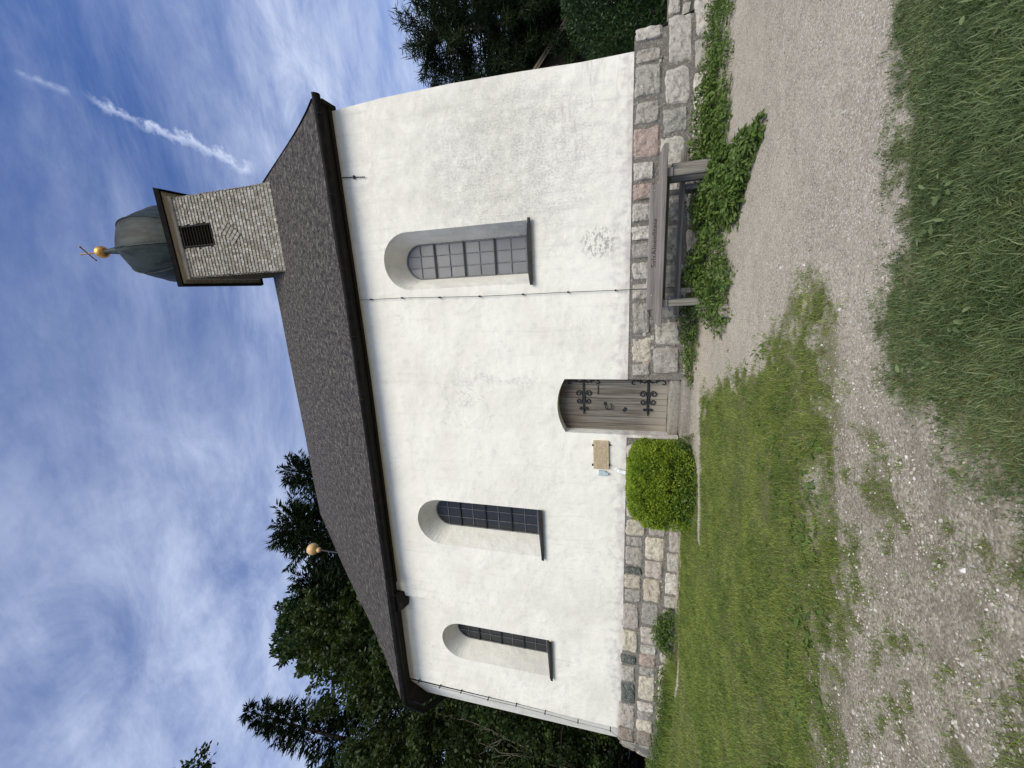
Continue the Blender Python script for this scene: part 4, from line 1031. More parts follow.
for x in (1.47, -.28):
    for z in (.80, .865):
        bm = B(); bmesh.ops.create_uvsphere(bm, u_segments=8, v_segments=5, radius=.011, matrix=Matrix.Translation((x, -.402, z))); obj('screw', bm, M_screw, back)

# stone block and sticks
bm = B(); tone = []
rough_block(-.55, -.38, -2.12, -1.86, -.04, .10, (.36, .31, .255), n=8, amp=.02)
bmesh.ops.recalc_face_normals(bm, faces=bm.faces[:]); me = bpy.data.meshes.new('stone_block'); bm.to_mesh(me); bm.free(); col_attr(me, 'tone', tone)
sb = link('stone_block', me, M_stone, smooth=True); tag(sb, 'squarish brown stone block lying in weeds in front of the left table leg', 'stone')

# ================================================================== vegetation helpers
def leaves(cen, dirs, length, width, norm=None, tint=None, fold=0.):
    """many diamond leaves: cen base points, dirs growth directions"""
    n = len(cen); dirs = dirs/np.linalg.norm(dirs, axis=1, keepdims=True)
    if norm is None: norm = rng.normal(size=(n, 3))
    side = np.cross(dirs, norm); side /= np.linalg.norm(side, axis=1, keepdims=True)+1e-9
    nn = np.cross(side, dirs)
    Ln = np.asarray(length).reshape(-1, 1)*np.ones((n, 1)); Wd = np.asarray(width).reshape(-1, 1)*np.ones((n, 1))
    a = cen; b = cen+dirs*Ln*.45+side*Wd*.5+nn*Wd*fold; c = cen+dirs*Ln-nn*Ln*.08; d = cen+dirs*Ln*.45-side*Wd*.5+nn*Wd*fold
    V = np.stack([a, b, c, d], 1).reshape(-1, 3)
    if tint is None: tint = rng.random(n)
    return V, np.repeat(tint, 4)
def leaf_obj(name, parts, m, parent=None):
    k = parts[0][2] if len(parts[0]) > 2 else 4
    V = np.concatenate([p[0] for p in parts]); T = np.concatenate([p[1] for p in parts])
    me = np_mesh(name, V, np.arange(len(V)), np.full(len(V)//k, k)); flt_attr(me, 'tint', np.clip(T, 0, 1))
    return link(name, me, m, parent)
def ovals(cen, dirs, length, width, norm, tint):
    """rounded leaves: eight-sided blades with a bent tip"""
    n = len(cen); dirs = dirs/np.linalg.norm(dirs, axis=1, keepdims=True)
    side = np.cross(dirs, norm); side /= np.linalg.norm(side, axis=1, keepdims=True)+1e-9; nn = np.cross(side, dirs)
    Ln = np.asarray(length).reshape(-1, 1)*np.ones((n, 1)); Wd = np.asarray(width).reshape(-1, 1)*np.ones((n, 1)); o = []
    for t, w in ((0, .06), (.25, .42), (.55, .5), (.82, .30), (1.0, 0), (.82, -.30), (.55, -.5), (.25, -.42)):
        o.append(cen+dirs*Ln*t+side*Wd*w-nn*Ln*(.22*t*t)+nn*Wd*abs(w)*.25)
    return np.stack(o, 1).reshape(-1, 3), np.repeat(tint, 8), 8
def rdir(n, up=0.):
    d = rng.normal(size=(n, 3)); d[:, 2] += up; return d/np.linalg.norm(d, axis=1, keepdims=True)
def curve_pts(p0, p1, sag, n=8, wob=.0):
    p0, p1 = np.array(p0, float), np.array(p1, float); t = np.linspace(0, 1, n)[:, None]
    p = p0+(p1-p0)*t; p[:, 2] += sag*4*(t*(1-t))[:, 0]
    if wob: p[1:-1] += rng.normal(size=(n-2, 3))*wob
    return p

def broad_tree(name, label, x, y, h, cr, cz0, m=None, nb=70, lv=420, ls=.20, group=None, lean=(0, 0), limb_r=.1, upw=.45, ell=1.0):
    """tapered trunk, limbs to points spread through an uneven crown, finger-like leafy shoots on every limb"""
    z0 = float(height(np.array([x]), np.array([y]))[0])-.2
    t = tag(empty(name, (x, y, z0)), label, 'tree', group)
    top = z0+h; bm = B()
    trunk = [(x+lean[0]*k/8+random.uniform(-.12, .12), y+lean[1]*k/8+random.uniform(-.12, .12), z0+(h*.88)*k/8) for k in range(9)]
    tube(bm, trunk, list(np.linspace(h*.016+.05, .04, 9)), 8)
    cz = z0+(h+cz0)/2; hz = (h-cz0)/2; parts = []
    for i in range(nb):
        a = 2*math.pi*(i*.618+random.uniform(-.05, .05)); u = (i+.5)/nb; zrel = -1+2*u
        prof_ = math.sqrt(max(.02, 1-abs(zrel)**2.2))*(1.0 if zrel < .2 else 1-.25*(zrel-.2))
        rr = cr*prof_*(.55+.55*random.random())
        tip = np.array([x+lean[0]*u+rr*math.cos(a), y+lean[1]*u+rr*math.sin(a)*ell, cz+hz*zrel*(.94+.10*random.random())])
        zb = min(max(tip[2]-rr*.55, z0+h*.10), z0+h*.86); k = (zb-z0)/(h*.88)*8; k0 = int(min(7, k)); f_ = k-k0
        base = np.array(trunk[k0])*(1-f_)+np.array(trunk[k0+1])*f_
        cp = curve_pts(base, tip, .10*rr, 7, .06*rr); tube(bm, cp, list(np.linspace(limb_r*(.4+.6*(1-u)), .012, 7)), 5, caps=False)
        out = (tip-base)/(np.linalg.norm(tip-base)+1e-6)
        ns = 5
        for s in range(ns):                    # shoots
            f0 = random.uniform(.35, 1.0); pb = cp[min(6, int(f0*6))]
            d = out*.7+np.array([0, 0, upw])+rng.normal(size=3)*.55; d /= np.linalg.norm(d)
            sl_ = random.uniform(.10, .22)*cr+.4; n = int(lv/ns)
            tt = rng.random(n)**.8
            cen = pb+d*(tt[:, None]*sl_)+rng.normal(size=(n, 3))*(.20*sl_*(1.15-tt)[:, None]+.06)
            ld = d*.6+rng.normal(size=(n, 3))*.7; ld[:, 2] -= .15
            tn = np.clip(.45+.35*rng.normal()*.6+rng.normal(size=n)*.22, 0, 1)
            parts.append(leaves(cen, ld, ls*(.7+.6*rng.random(n)), ls*.55*(.7+.6*rng.random(n)), None, tn))
    obj('trunk', bm, M_bark, t, smooth=True)
    leaf_obj('crown', parts, m or M_broad, t); return t
def conifer(name, label, x, y, h, cr, zlow=.15, m=None, whorls=26, per=7, group=None, droop=.25, needle=.30, dens=1.0, gap=.0, topw=.0, pinecl=False):
    z0 = float(height(np.array([x]), np.array([y]))[0])-.2
    t = tag(empty(name, (x, y, z0)), label, 'tree', group); bm = B()
    tube(bm, [(x+random.uniform(-.05, .05), y, z0+h*k/8) for k in range(9)], list(np.linspace(h*.013+.05, .02, 9)), 8)
    parts = []
    for w in range(whorls):
        u = (w+random.uniform(-.3, .3))/whorls; u = min(max(u, 0), .995); zb = z0+h*(zlow+(1-zlow)*u)
        for k in range(per):
            if random.random() < gap: continue
            a = 2*math.pi*(k/per+w*.37)+random.uniform(-.3, .3); ln = cr*((1-u)**.8*(1-topw)+topw)*random.uniform(.65, 1.12)+.15
            dz = -droop*ln*(1-u*.9)+ln*.28*u
            tip = np.array([x+ln*math.cos(a), y+ln*math.sin(a), zb+dz]); base = np.array([x, y, zb])
            cp = curve_pts(base, tip, -.06*ln*(1-u), 7); cp[-1, 2] += .06*ln; tube(bm, cp, list(np.linspace(.012*ln+.012, .006, 7)), 4, caps=False)
            n = int((ln*34+14)*dens); tt = .15+.85*rng.random(n)**.85
            pos = np.stack([np.interp(tt*6, np.arange(7), cp[:, q]) for q in range(3)], -1)
            od = np.array([math.cos(a), math.sin(a), 0.]); sd = np.array([-math.sin(a), math.cos(a), 0.])
            sg = rng.choice([-1, 1], n)[:, None]
            if pinecl:
                pos = pos+rng.normal(size=(n, 3))*.10; d = od*.5+rng.normal(size=(n, 3))*.9
            else:
                spread = (1-tt*.75)[:, None]*ln*.22*rng.random((n, 1)); pos = pos+sd*sg*spread; pos[:, 2] -= (spread[:, 0]*.35+.02)
                d = od*.9+sd*sg*.65+rng.normal(size=(n, 3))*.25; d[:, 2] -= .18
            tn = np.clip(.4+.22*rng.normal()+rng.normal(size=n)*.22, 0, 1)
            parts.append(leaves(pos, d, needle*(.6+.8*rng.random(n)), needle*(.17 if not pinecl else .10)*(.7+.6*rng.random(n)), None, tn))
    obj('trunk', bm, M_bark, t, smooth=True); leaf_obj('crown', parts, m or M_fir, t); return t

# ------------------------------------------------------------------ trees
TG = 'trees behind the chapel'
conifer('fir_tree', 'broad dark fir rising over the roof ridge behind the gilded ball', -17.0, 13, 26.4, 7.2, .08, group=TG, needle=.50, dens=1.5, whorls=34, per=9, droop=.16, topw=.22)
conifer('fir_tree', 'narrow dark fir just showing over the ridge, closest of the trees to the turret', -12.9, 14.0, 26.4, 5.4, .08, group=TG, needle=.46, dens=1.5, whorls=30, per=8, droop=.16, topw=.12)
broad_tree('broadleaf_tree', 'dense dark tree low along the ridge line between the firs', -16.0, 16.5, 22.5, 7.0, 4, nb=100, lv=520, ls=.36, group=TG)
conifer('fir_tree', 'dark fir left of the gilded ball, its top lower than the fir behind the ball', -21.6, 12.5, 25.4, 5.6, .08, group=TG, needle=.50, dens=1.5, whorls=32, per=9, droop=.12, topw=.18)
broad_tree('broadleaf_tree', 'yellow green leafy tree over the apse roof, lighter than the trees around it', -21.0, 8.5, 21.0, 5.2, 1.2, m=M_broad2, nb=96, lv=600, ls=.28, group=TG)
broad_tree('broadleaf_tree', 'dark loose topped tree between the ball tree and the conifer, over the apse', -27.5, 14, 29.4, 6.8, 2, nb=115, lv=560, ls=.38, group=TG)
conifer('conifer_tree', 'dark conifer with a ragged spire left of the chapel apse', -29.0, 7.5, 27.6, 5.0, .05, group=TG, needle=.50, dens=1.25, whorls=32)
broad_tree('broadleaf_tree', 'tall dark tree cut by the left picture edge, its thin top alone against the sky', -31.0, 2.6, 30.0, 5.0, 2, nb=70, lv=400, ls=.30, group=TG)
broad_tree('broadleaf_tree', 'bushy dark tree low beside the left end of the apse wall', -17.2, 5.6, 10.5, 3.4, .2, nb=80, lv=520, ls=.17, group=TG)
broad_tree('broadleaf_tree', 'leafy mid height tree left of the apse with green foliage down to the lawn', -22.0, 3.2, 13.5, 4.6, .0, m=M_broad2, nb=90, lv=520, ls=.19, group=TG)
broad_tree('broadleaf_tree', 'small shrubby tree at the far left behind the corner of the apse plinth', -19.0, 2.0, 5.0, 2.6, .0, nb=60, lv=460, ls=.13, group=TG)
broad_tree('broadleaf_tree', 'dense dark tree filling the gap behind the apse eave', -24.0, 10, 17.0, 5.2, .2, nb=90, lv=460, ls=.24, group=TG)
broad_tree('broadleaf_tree', 'farthest dark tree at the far left, behind the leafy green one', -31.0, 6.0, 18.0, 5.4, .0, nb=80, lv=420, ls=.26, group=TG)
# pale bare saplings in front of the dark wood
for k, (x, y, hh_) in enumerate(((-17.6, 2.4, 5.8), (-18.9, 2.8, 7.2))):
    bm = B(); p0 = np.array([x, y, .1])
    main = curve_pts(p0, p0+np.array([(-.9, 1.1)[k], .5, hh_]), .2, 9, .08); tube(bm, main, list(np.linspace(.045, .010, 9)), 5)
    for q in range(9):
        b = main[random.randint(2, 8)]; tube(bm, curve_pts(b, b+np.array([random.uniform(-.9, .9), random.uniform(-.4, .4), random.uniform(.5, 1.6)]), .05, 6, .05), [.02, .017, .013, .010, .008, .005], 4)
    tag(obj('bare_sapling', bm, M_twig, smooth=True), ('pale leafless sapling leaning left before the dark trees by the apse', 'taller pale leafless sapling leaning towards the apse eave')[k], 'tree', 'bare saplings left of the apse')
# right side
RGp = 'trees right of the chapel'
conifer('pine_tree', 'dark pine with drooping needle tufts behind the right wall edge', 13.4, 15.5, 12.9, 5.4, .26, m=M_pine, whorls=22, per=8, group=RGp, droop=.42, needle=.42, dens=2.5, gap=.12, topw=.35, pinecl=True)
conifer('pine_tree', 'dark pine nearest the right wall edge, tufts hanging against the sky', 11.0, 17.0, 11.4, 3.2, .34, m=M_pine, whorls=17, per=7, group=RGp, droop=.38, needle=.40, dens=2.3, gap=.2, topw=.3, pinecl=True)
conifer('spruce_tree', 'dense black green spruce deep behind the shed', 18.5, 22, 15.0, 5.5, .04, group=RGp, needle=.5, dens=1.2)
conifer('spruce_tree', 'low broad spruce beside the shed under the pines', 13.2, 19, 9.0, 4.2, .02, group=RGp, needle=.4, dens=1.4, whorls=22)
conifer('spruce_tree', 'slim spruce farthest to the right in the dark wood', 21.5, 20, 16.0, 4.6, .02, group=RGp, needle=.5, dens=1.2)

# hedge
hz = -.6
hd = tag(empty('hedge', (8.2, 6.3, hz)), 'tall dense dark green hedge right of the chapel corner', 'hedge')
parts = []; n = 26000
u = rng.random(n); v = rng.random(n)
ca = rng.random(n)*2*np.pi
hx = 6.35+5.8*u; top = 2.75+.35*np.sin(hx*1.7)+.3*(fbm(hx*1.3, hx*0+2, 3)-.5)*2
rad = .75*(1+.25*(fbm(hx*1.1, v*4, 3)-.5)*2)
zz_ = hz+(top-hz)*v; shr = np.where(v > .8, np.sqrt(np.clip(1-((v-.8)/.2)**2, .05, 1)), 1)*np.where(hx < 6.9, np.sqrt(np.clip((hx-6.3)/.6, .05, 1)), 1)
hy = 6.3+rad*shr*np.sin(ca)*np.sqrt(rng.random(n)*.35+.65); hx2 = hx+.25*np.cos(ca)
cen = np.stack([hx2, hy, zz_], -1); d = rng.normal(size=(n, 3))*.6+np.stack([np.cos(ca)*.3, np.sin(ca)*.6, np.full(n, .5)], -1)
leaf_obj('foliage', [leaves(cen, d, .11*(.7+.6*rng.random(n)), .05, None, np.clip(fbm(hx*2.5, zz_*2.5, 3)*1.1-.1+rng.normal(size=n)*.16, 0, 1))], M_hedge, hd)
bm = B()
for k in range(12): x = 6.7+.45*k; tube(bm, [(x, 6.3, hz), (x+random.uniform(-.1, .1), 6.3, 1), (x+random.uniform(-.2, .2), 6.3, 2.3)], [.05, .035, .015], 6)
obj('stem', bm, M_bark, hd)

# shed with sloping bargeboard
sh = tag(empty('wooden_shed', (10, 15.5, -.6)), 'brown wooden shed with pale bargeboards half hidden behind the right wall edge', 'shed')
sx, sz, ex, ez, ey0, ey1 = 9.7, 6.2, 12.15, 3.95, 13.9, 17.5
bm = B()
for s in (1, -1):
    X = lambda x: x if s == 1 else 2*sx-x
    for (ya, yb, dz) in ((ey0, ey1, 0),):
        vs = [bm.verts.new(p) for p in ((X(sx), ya, sz), (X(ex), ya, ez), (X(ex), yb, ez), (X(sx), yb, sz))]; bm.faces.new(vs)
bmesh.ops.solidify(bm, geom=bm.faces[:], thickness=.06)
obj('roof', bm, M_sheddark, sh)
for s in (1, -1):
    bm = B()
    for o_, hgt in ((.0, .14), (-.17, .13)):
        X = lambda x: x if s == 1 else 2*sx-x
        f1 = [bm.verts.new((X(x), ey0-.03+(.02 if o_ else 0), z)) for x, z in ((sx, sz-.03+o_), (ex, ez-.03+o_), (ex, ez-.03+o_-hgt), (sx, sz-.03+o_-hgt))]
        f2 = [bm.verts.new(v.co+Vector((0, .03, 0))) for v in f1]; bm.faces.new(f1); bm.faces.new(f2[::-1])
        for k in range(4): bm.faces.new((f1[k], f1[(k+1) % 4], f2[(k+1) % 4], f2[k]))
    obj('bargeboard', bm, M_shedwood, sh)
bm = B(); vs = [bm.verts.new(p) for p in ((8.1, 14.3, -.8), (11.3, 14.3, -.8), (11.3, 14.3, 4.6), (sx, 14.3, 6.05), (8.1, 14.3, 4.6))]; f = bm.faces.new(vs)
r_ = bmesh.ops.extrude_face_region(bm, geom=[f]); bmesh.ops.translate(bm, verts=[v for v in r_['geom'] if isinstance(v, bmesh.types.BMVert)], vec=(0, 3, 0))
obj('wall', bm, M_sheddark, sh)
bm = B(); box(bm, 11.6, 11.75, 14.0, 14.15, -.8, 4.3); obj('post', bm, M_sheddark, sh)
bm = B(); box(bm, 10.0, 10.5, 14.2, 14.295, 4.35, 4.85, bev=.02); obj('shutter', bm, M_shedwood, sh)

# low garden wall behind the plinth
bm = B(); tone = []
box(bm, 4.6, 11.0, 3.55, 3.95, -.7, .36)
while len(tone) < len(bm.verts): tone.append((*mort, 1))
for z0, z1 in ((.36, .10), (.06, -.25), (-.28, -.6)):
    x = 4.62
    while x < 11:
        w = random.uniform(.25, .55); stone(x, x+w, z0, z1, z0, z1, random.choice('LGgCB'), y=3.54, proud=.06); x += w+.04
bmesh.ops.recalc_face_normals(bm, faces=bm.faces[:])
me = bpy.data.meshes.new('garden_wall'); bm.to_mesh(me); bm.free(); col_attr(me, 'tone', tone)
gw = link('garden_wall', me, M_stone); tag(gw, 'low rubble stone garden wall behind the right end of the plinth', 'wall')

# ------------------------------------------------------------------ clipped boxwood
bx = tag(empty('boxwood_bush', (-3.93, -.6, .1)), 'clipped bright green boxwood bush with flat top left of the chapel door', 'bush')
def bush_pts(n):
    d = rng.normal(size=(n, 3)); d[:, 2] = np.where(rng.random(n) < .45, np.abs(d[:, 2]), d[:, 2]); e = 3.9
    k = (np.abs(d)**e).sum(1)**(1/e); p = d/k[:, None]
    nr = np.sign(p)*np.abs(p)**(e-1); nr /= np.linalg.norm(nr, axis=1, keepdims=True)
    return p, nr
n = 46000; p, nr = bush_pts(n)
lump = 1+.10*(fbm(p[:, 0]*2.2+5, p[:, 2]*2.2+p[:, 1], 3)-.5)*2-.16*sstep(fbm(p[:, 0]*6+1, p[:, 2]*6+p[:, 1]*3, 2), .58, .72)
dep = 1.03-.20*rng.random(n)**1.5
ctr = np.array([-3.92, -.62, .52]); ext = np.array([.80, .54, .68])
cen = ctr+p*ext*(lump*dep)[:, None]; cen[:, 0] += (cen[:, 2]-.6)*.10
tn = np.clip(.25+.6*fbm(p[:, 0]*5+p[:, 1]*3, p[:, 2]*5, 3)+rng.normal(size=n)*.2, 0, 1)
d = nr*.8+rng.normal(size=(n, 3))*.6+np.array([0, 0, .35])
leaf_obj('foliage', [leaves(cen, d, .042*(.55+.9*rng.random(n)), .023, None, tn)], M_box, bx)
n = 1300; a = rng.random(n)*np.pi+np.pi; cen = np.stack([-3.93+.84*np.cos(a)*rng.random(n)**.3, -.62+.60*np.sin(a)*rng.random(n)**.3, .04+.40*rng.random(n)**1.5], -1)
leaf_obj('sucker_growth', [leaves(cen, rdir(n, .4), .075*(.7+.6*rng.random(n)), .038, None, rng.random(n)*.6)], M_weed, bx)
bm = B()
for k in range(60):
    a = random.uniform(0, 6.28); b = Vector((-3.93, -.58, .05)); tube(bm, [b, b+Vector((.4*math.cos(a), .28*math.sin(a), .45)), b+Vector((.66*math.cos(a), .42*math.sin(a), .75+random.uniform(-.3, .3)))], [.014, .010, .005], 4)
bmesh.ops.create_icosphere(bm, subdivisions=3, radius=1.0, matrix=Matrix.Translation((-3.93, -.58, .52)) @ Matrix.Diagonal((.62, .38, .58, 1)))  # solid dark core added to imitate shade deep in the foliage
M_inner = noisy('boxwood_twigs_and_shade_core', (.05, .075, .02), (.035, .05, .018), (20, 20, 20), .95, 0, .6, .05)
obj('stem', bm, M_inner, bx)  # twigs joined with the added shade core

# ------------------------------------------------------------------ weeds
def weed(name, label, spots, m=M_weed, group=None, cat='weed', kind=None):
    """broad-leaved plants: every spot is (x, y, radius, height, leaves, leaf length)"""
    parts = []
    for x, y, r, h, n, ls in spots:
        z0 = float(height(np.array([x]), np.array([y]))[0])
        a = rng.random(n)*2*np.pi; ph = rng.random()*6.28
        rr = r*np.sqrt(rng.random(n))*(.72+.45*rng.random(n))*(1+.28*np.sin(3*a+ph)+.16*np.sin(7*a+2*ph))
        hh2 = h*np.clip(1-(rr/r)**2*.75, .08, 1)*(.25+.75*rng.random(n)**.6)
        cen = np.stack([x+rr*np.cos(a), y+rr*np.sin(a), z0+hh2], -1)
        d = np.stack([np.cos(a)*(.4+rr/r), np.sin(a)*(.4+rr/r), .35-.7*rng.random(n)], -1)+rng.normal(size=(n, 3))*.35
        nm = np.tile([0, 0, 1.], (n, 1))+rng.normal(size=(n, 3))*.45
        parts.append(ovals(cen, d, ls*(.5+.7*rng.random(n)), ls*.50*(.6+.5*rng.random(n)), nm, np.clip(hh2/h*.25+rng.normal(size=n)*.22+.3, 0, 1)))
        # stems
        ns = max(4, n//14); a = rng.random(ns)*2*np.pi; rr = r*.5*rng.random(ns)
        cen = np.stack([x+rr*np.cos(a)*.4, y+rr*np.sin(a)*.4, np.full(ns, z0-.02)], -1); d = np.stack([np.cos(a)*rr, np.sin(a)*rr, np.full(ns, h*.8)], -1)
        parts.append(ovals(cen, d, h*(.6+.5*rng.random(ns)), .010, rng.normal(size=(ns, 3)), rng.random(ns)*.5))
    o = leaf_obj(name, parts, m); tag(o, label, cat, group, kind); return o
WG = 'weeds along the plinth'
weed('leafy_weed', 'big bushy weed with jagged leaves hiding the foot of the right table leg', [(1.42,-1.55,.26,.24,620,.08),(1.15,-1.85,.30,.27,720,.08),(1.0,-2.15,.28,.24,620,.08),(1.62,-1.45,.2,.2,300,.075),(1.25,-2.4,.20,.18,320,.075),(1.45,-2.62,.15,.13,200,.075),(1.52,-2.8,.10,.10,60,.10),(.85,-1.8,.18,.14,120,.10),(1.25,-1.3,.26,.3,420,.08),(.95,-1.5,.2,.2,260,.08),(.75,-1.35,.22,.18,260,.075),(.8,-2.1,.16,.12,140,.075),(1.5,-2.3,.18,.16,200,.08)], group=WG)
weed('leafy_weed', 'low spreading weed around the foot of the left table leg', [(-.30,-1.75,.26,.26,300,.07),(-.12,-1.55,.28,.24,260,.07),(-.45,-2.0,.20,.16,180,.06),(-.05,-2.0,.22,.15,170,.06),(.2,-1.75,.22,.16,160,.06),(-.52,-1.65,.15,.18,120,.06)  ,(-.65,-1.9,.2,.14,160,.055),(-.2,-1.25,.24,.28,260,.065),(-.48,-1.3,.2,.26,200,.06),(.1,-1.3,.22,.2,180,.06),(.35,-1.45,.22,.15,170,.06),(.6,-1.55,.22,.13,170,.06),(-.65,-1.45,.18,.2,150,.055)], group=WG)
weed('leafy_weed', 'round leaved green plant under the bench seat', [(.25,-.75,.30,.32,260,.11),(.0,-.62,.28,.36,240,.10),(.5,-1.0,.22,.22,150,.09),(-.05,-.95,.2,.25,140,.09)], group=WG)
weed('leafy_weed', 'dark weed patch in the shade behind the right table leg', [(1.0,-.62,.26,.26,220,.08),(1.2,-.55,.30,.30,260,.08),(1.0,-.8,.25,.26,220,.08),(.8,-.65,.2,.22,130,.07)], group=WG)
weed('leafy_weed', 'leafy green fringe of weeds at the plinth between the table and the door', [(-.7,-.42,.28,.34,380,.07),(-1.05,-.36,.25,.28,330,.065),(-1.4,-.30,.24,.22,300,.06),(-1.68,-.28,.18,.17,200,.055),(-1.88,-.4,.15,.13,120,.05),(-.45,-.5,.2,.3,200,.07),(-.9,-.65,.22,.16,150,.05),(-1.3,-.6,.2,.12,130,.05)], group=WG)
weed('leafy_weed', 'tangled weeds at the plinth foot right of the table, reaching towards the corner', [(1.85,-.95,.28,.24,260,.085),(2.15,-.8,.28,.24,260,.08),(2.45,-.75,.26,.22,240,.075),(2.75,-.7,.24,.20,220,.07),(2.1,-1.25,.24,.16,180,.08),(2.5,-1.15,.22,.14,160,.07),(1.8,-1.3,.2,.16,140,.08),(2.0,-.55,.26,.36,320,.07),(2.4,-.5,.26,.34,300,.07),(2.75,-.5,.24,.30,260,.065),(1.75,-.6,.24,.34,260,.07),(2.3,-1.35,.2,.13,140,.07)], group=WG)
weed('leafy_weed', 'thin strip of weeds at the right corner of the plinth', [(3.05,-.75,.24,.16,200,.06),(3.3,-.85,.22,.14,190,.055),(3.6,-.80,.22,.14,190,.05),(3.9,-.85,.22,.12,180,.05),(4.2,-.8,.25,.14,180,.05),(3.0,-1.15,.2,.12,140,.06),(3.5,-1.2,.2,.10,130,.05),(4.6,-.6,.3,.2,220,.05),(5.1,-.3,.3,.3,240,.05),(3.1,-.5,.22,.24,220,.055),(3.5,-.5,.22,.2,220,.05),(3.85,-.5,.2,.18,200,.05)], group=WG)
weed('ivy_clump', 'dark green ivy clump climbing the plinth left of the bush', [(-8.05,-.20,.32,.55,520,.07),(-7.75,-.18,.26,.48,380,.065),(-8.35,-.18,.25,.40,320,.06),(-7.5,-.2,.2,.3,200,.06)], group=WG, cat='ivy')
weed('leafy_weed', 'green weeds overgrowing the far left foot of the plinth beside the lawn', [(x, -.25-.1*random.random(), .25, .28+.2*random.random(), 190, .06) for x in np.arange(-9.2, -12.6, -.28)], group=WG)
weed('leafy_weed', 'small weeds on the stone doorstep beside the bush', [(-3.10,-.63,.20,.32,420,.05)], group=WG)
# plantain rosettes along the worn edge of the lawn
spots = []
for k in range(60):
    x = random.uniform(-5.2, -1.3); y = -4.75-.12*(-x-1)+random.uniform(-.45, .30)
    spots.append((x, y, random.uniform(.05, .10), random.uniform(.02, .05), random.randint(7, 13), random.uniform(.05, .085)))
for k in range(26): spots.append((random.uniform(-4.5, -.8), random.uniform(-4.6, -3.0), .07, .04, 9, .06))
weed('plantain_leaves', None, spots, m=M_weed, cat=None, kind='stuff')
spots = [(random.uniform(-.7, 1.3), 0, .08, .10, 9, .045) for k in range(8)]
spots = [(x, -5.45-abs(random.gauss(0, .22))-.08*(x < 0), r, h, n, l) for x, y, r, h, n, l in spots]
weed('broad_meadow_leaves', None, spots, m=M_tall, cat=None, kind='stuff')

# sticks by the gutter strip
for k in range(6):
    x = -5.4-.45*k+random.uniform(-.15, .15); y = -.48+random.uniform(-.12, .05); ln = random.uniform(.5, 1.0); a = R(random.uniform(172, 188))
    bm = B(); z = .05+.015*(k % 3)
    tube(bm, curve_pts((x, y, z), (x+ln*math.cos(a), y+ln*math.sin(a), z+random.uniform(0, .05)), .01, 6, .008), [.018, .016, .014, .012, .010, .007], 5)
    b = Vector((x+ln*.5*math.cos(a), y, z+.01)); tube(bm, [b, b+Vector((-.12, .07, .03))], [.009, .005], 4)
    tag(obj('stick', bm, M_stick, smooth=True), 'dry red brown stick lying in the strip between lawn and plinth left of the bush', 'stick', 'dry sticks at the foot of the plinth')

# ------------------------------------------------------------------ grass
def blades(name, X, Y, Ln, Wd, lean, az, m, tint, segs=2, kindtag=True):
    n = len(X); Z = height(X, Y)-.005
    Wd = np.ones(n)*Wd; base = np.stack([X, Y, Z], -1); dh = np.stack([np.cos(az), np.sin(az), np.zeros(n)], -1)
    phi = rng.random(n)*2*np.pi; sd = np.stack([np.cos(phi), np.sin(phi), np.zeros(n)], -1)
    rows = []; up = np.array([0, 0, 1.])
    for k in range(segs+1):
        t = k/segs; ang = lean*(t**1.2)*1.0
        # integrate roughly along an arc
        hor = Ln*t*np.sin(ang*.6); ver = Ln*t*np.cos(ang*.75)
        c = base+dh*hor[:, None]+up*ver[:, None]; w = (Wd*(1-t**1.6)*.5)[:, None]
        rows.append((c-sd*w, c+sd*w) if k < segs else (c,))
    vs = []; 
    for r_ in rows: vs += list(r_)
    nv = len(vs); V = np.stack(vs, 1).reshape(-1, 3); b0 = (np.arange(n)*nv)[:, None]
    faces = []; sizes = []
    F = []
    for k in range(segs-1): F.append([2*k, 2*k+1, 2*k+3, 2*k+2])
    F.append([2*(segs-1), 2*(segs-1)+1, 2*segs])
    flat = np.concatenate([b0+np.array([f]) for f in F], 1).ravel(); sizes = np.tile([len(f) for f in F], n)
    me = np_mesh(name, V, flat, sizes); flt_attr(me, 'tint', np.repeat(np.clip(tint, 0, 1), nv))
    o = link(name, me, m); 
    if kindtag: tag(o, kind='stuff')
    return o
def scatter(x0, x1, y0, y1, n, f, thr=None):
    X = rng.uniform(x0, x1, n); Y = rng.uniform(y0, y1, n); p = f(X, Y); k = rng.random(n) < p
    return X[k], Y[k]
# mown lawn: denser near the camera
Xs, Ys = [], []
for x0, x1, y0, y1, n in ((-4.2, 0, -5.8, -3.4, 75000), (-4.2, 0, -3.4, -.3, 62000), (-8, -4.2, -7, -.3, 95000), (-14, -8, -7, .6, 60000), (-26, -14, -6, 4, 40000)):
    a, b = scatter(x0, x1, y0, y1, n, lawn_f); Xs.append(a); Ys.append(b)
X = np.concatenate(Xs); Y = np.concatenate(Ys); n = len(X)
far = np.clip((np.hypot(X, Y+8)-4)/8, 0, 1.5)
pat = fbm(X*1.6, Y*1.6, 4); ln = (.020+.045*rng.random(n)*pat*1.3)*(1+.6*far)
fr = fbm(X*4+20, Y*4, 3)
blades('lawn_grass', X, Y, ln*1.15, .0046+.006*far+.002*rng.random(n), .5+1.1*rng.random(n), rng.random(n)*2*np.pi, M_lawn, .02+.95*fr+rng.normal(size=n)*.27-.12*(pat-.5), 2)
# tufts in the gravel
a, b = scatter(-4.2, .3, -6.7, -3.9, 90000, lambda x, y: patch_f(x, y)*.8); n = len(a)
blades('gravel_grass', a, b, .018+.05*rng.random(n)*(.4+.8*patch_f(a, b)), .0035+.002*rng.random(n), .5+1.2*rng.random(n), rng.random(n)*2*np.pi, M_lawn, .15+.5*rng.random(n), 2)
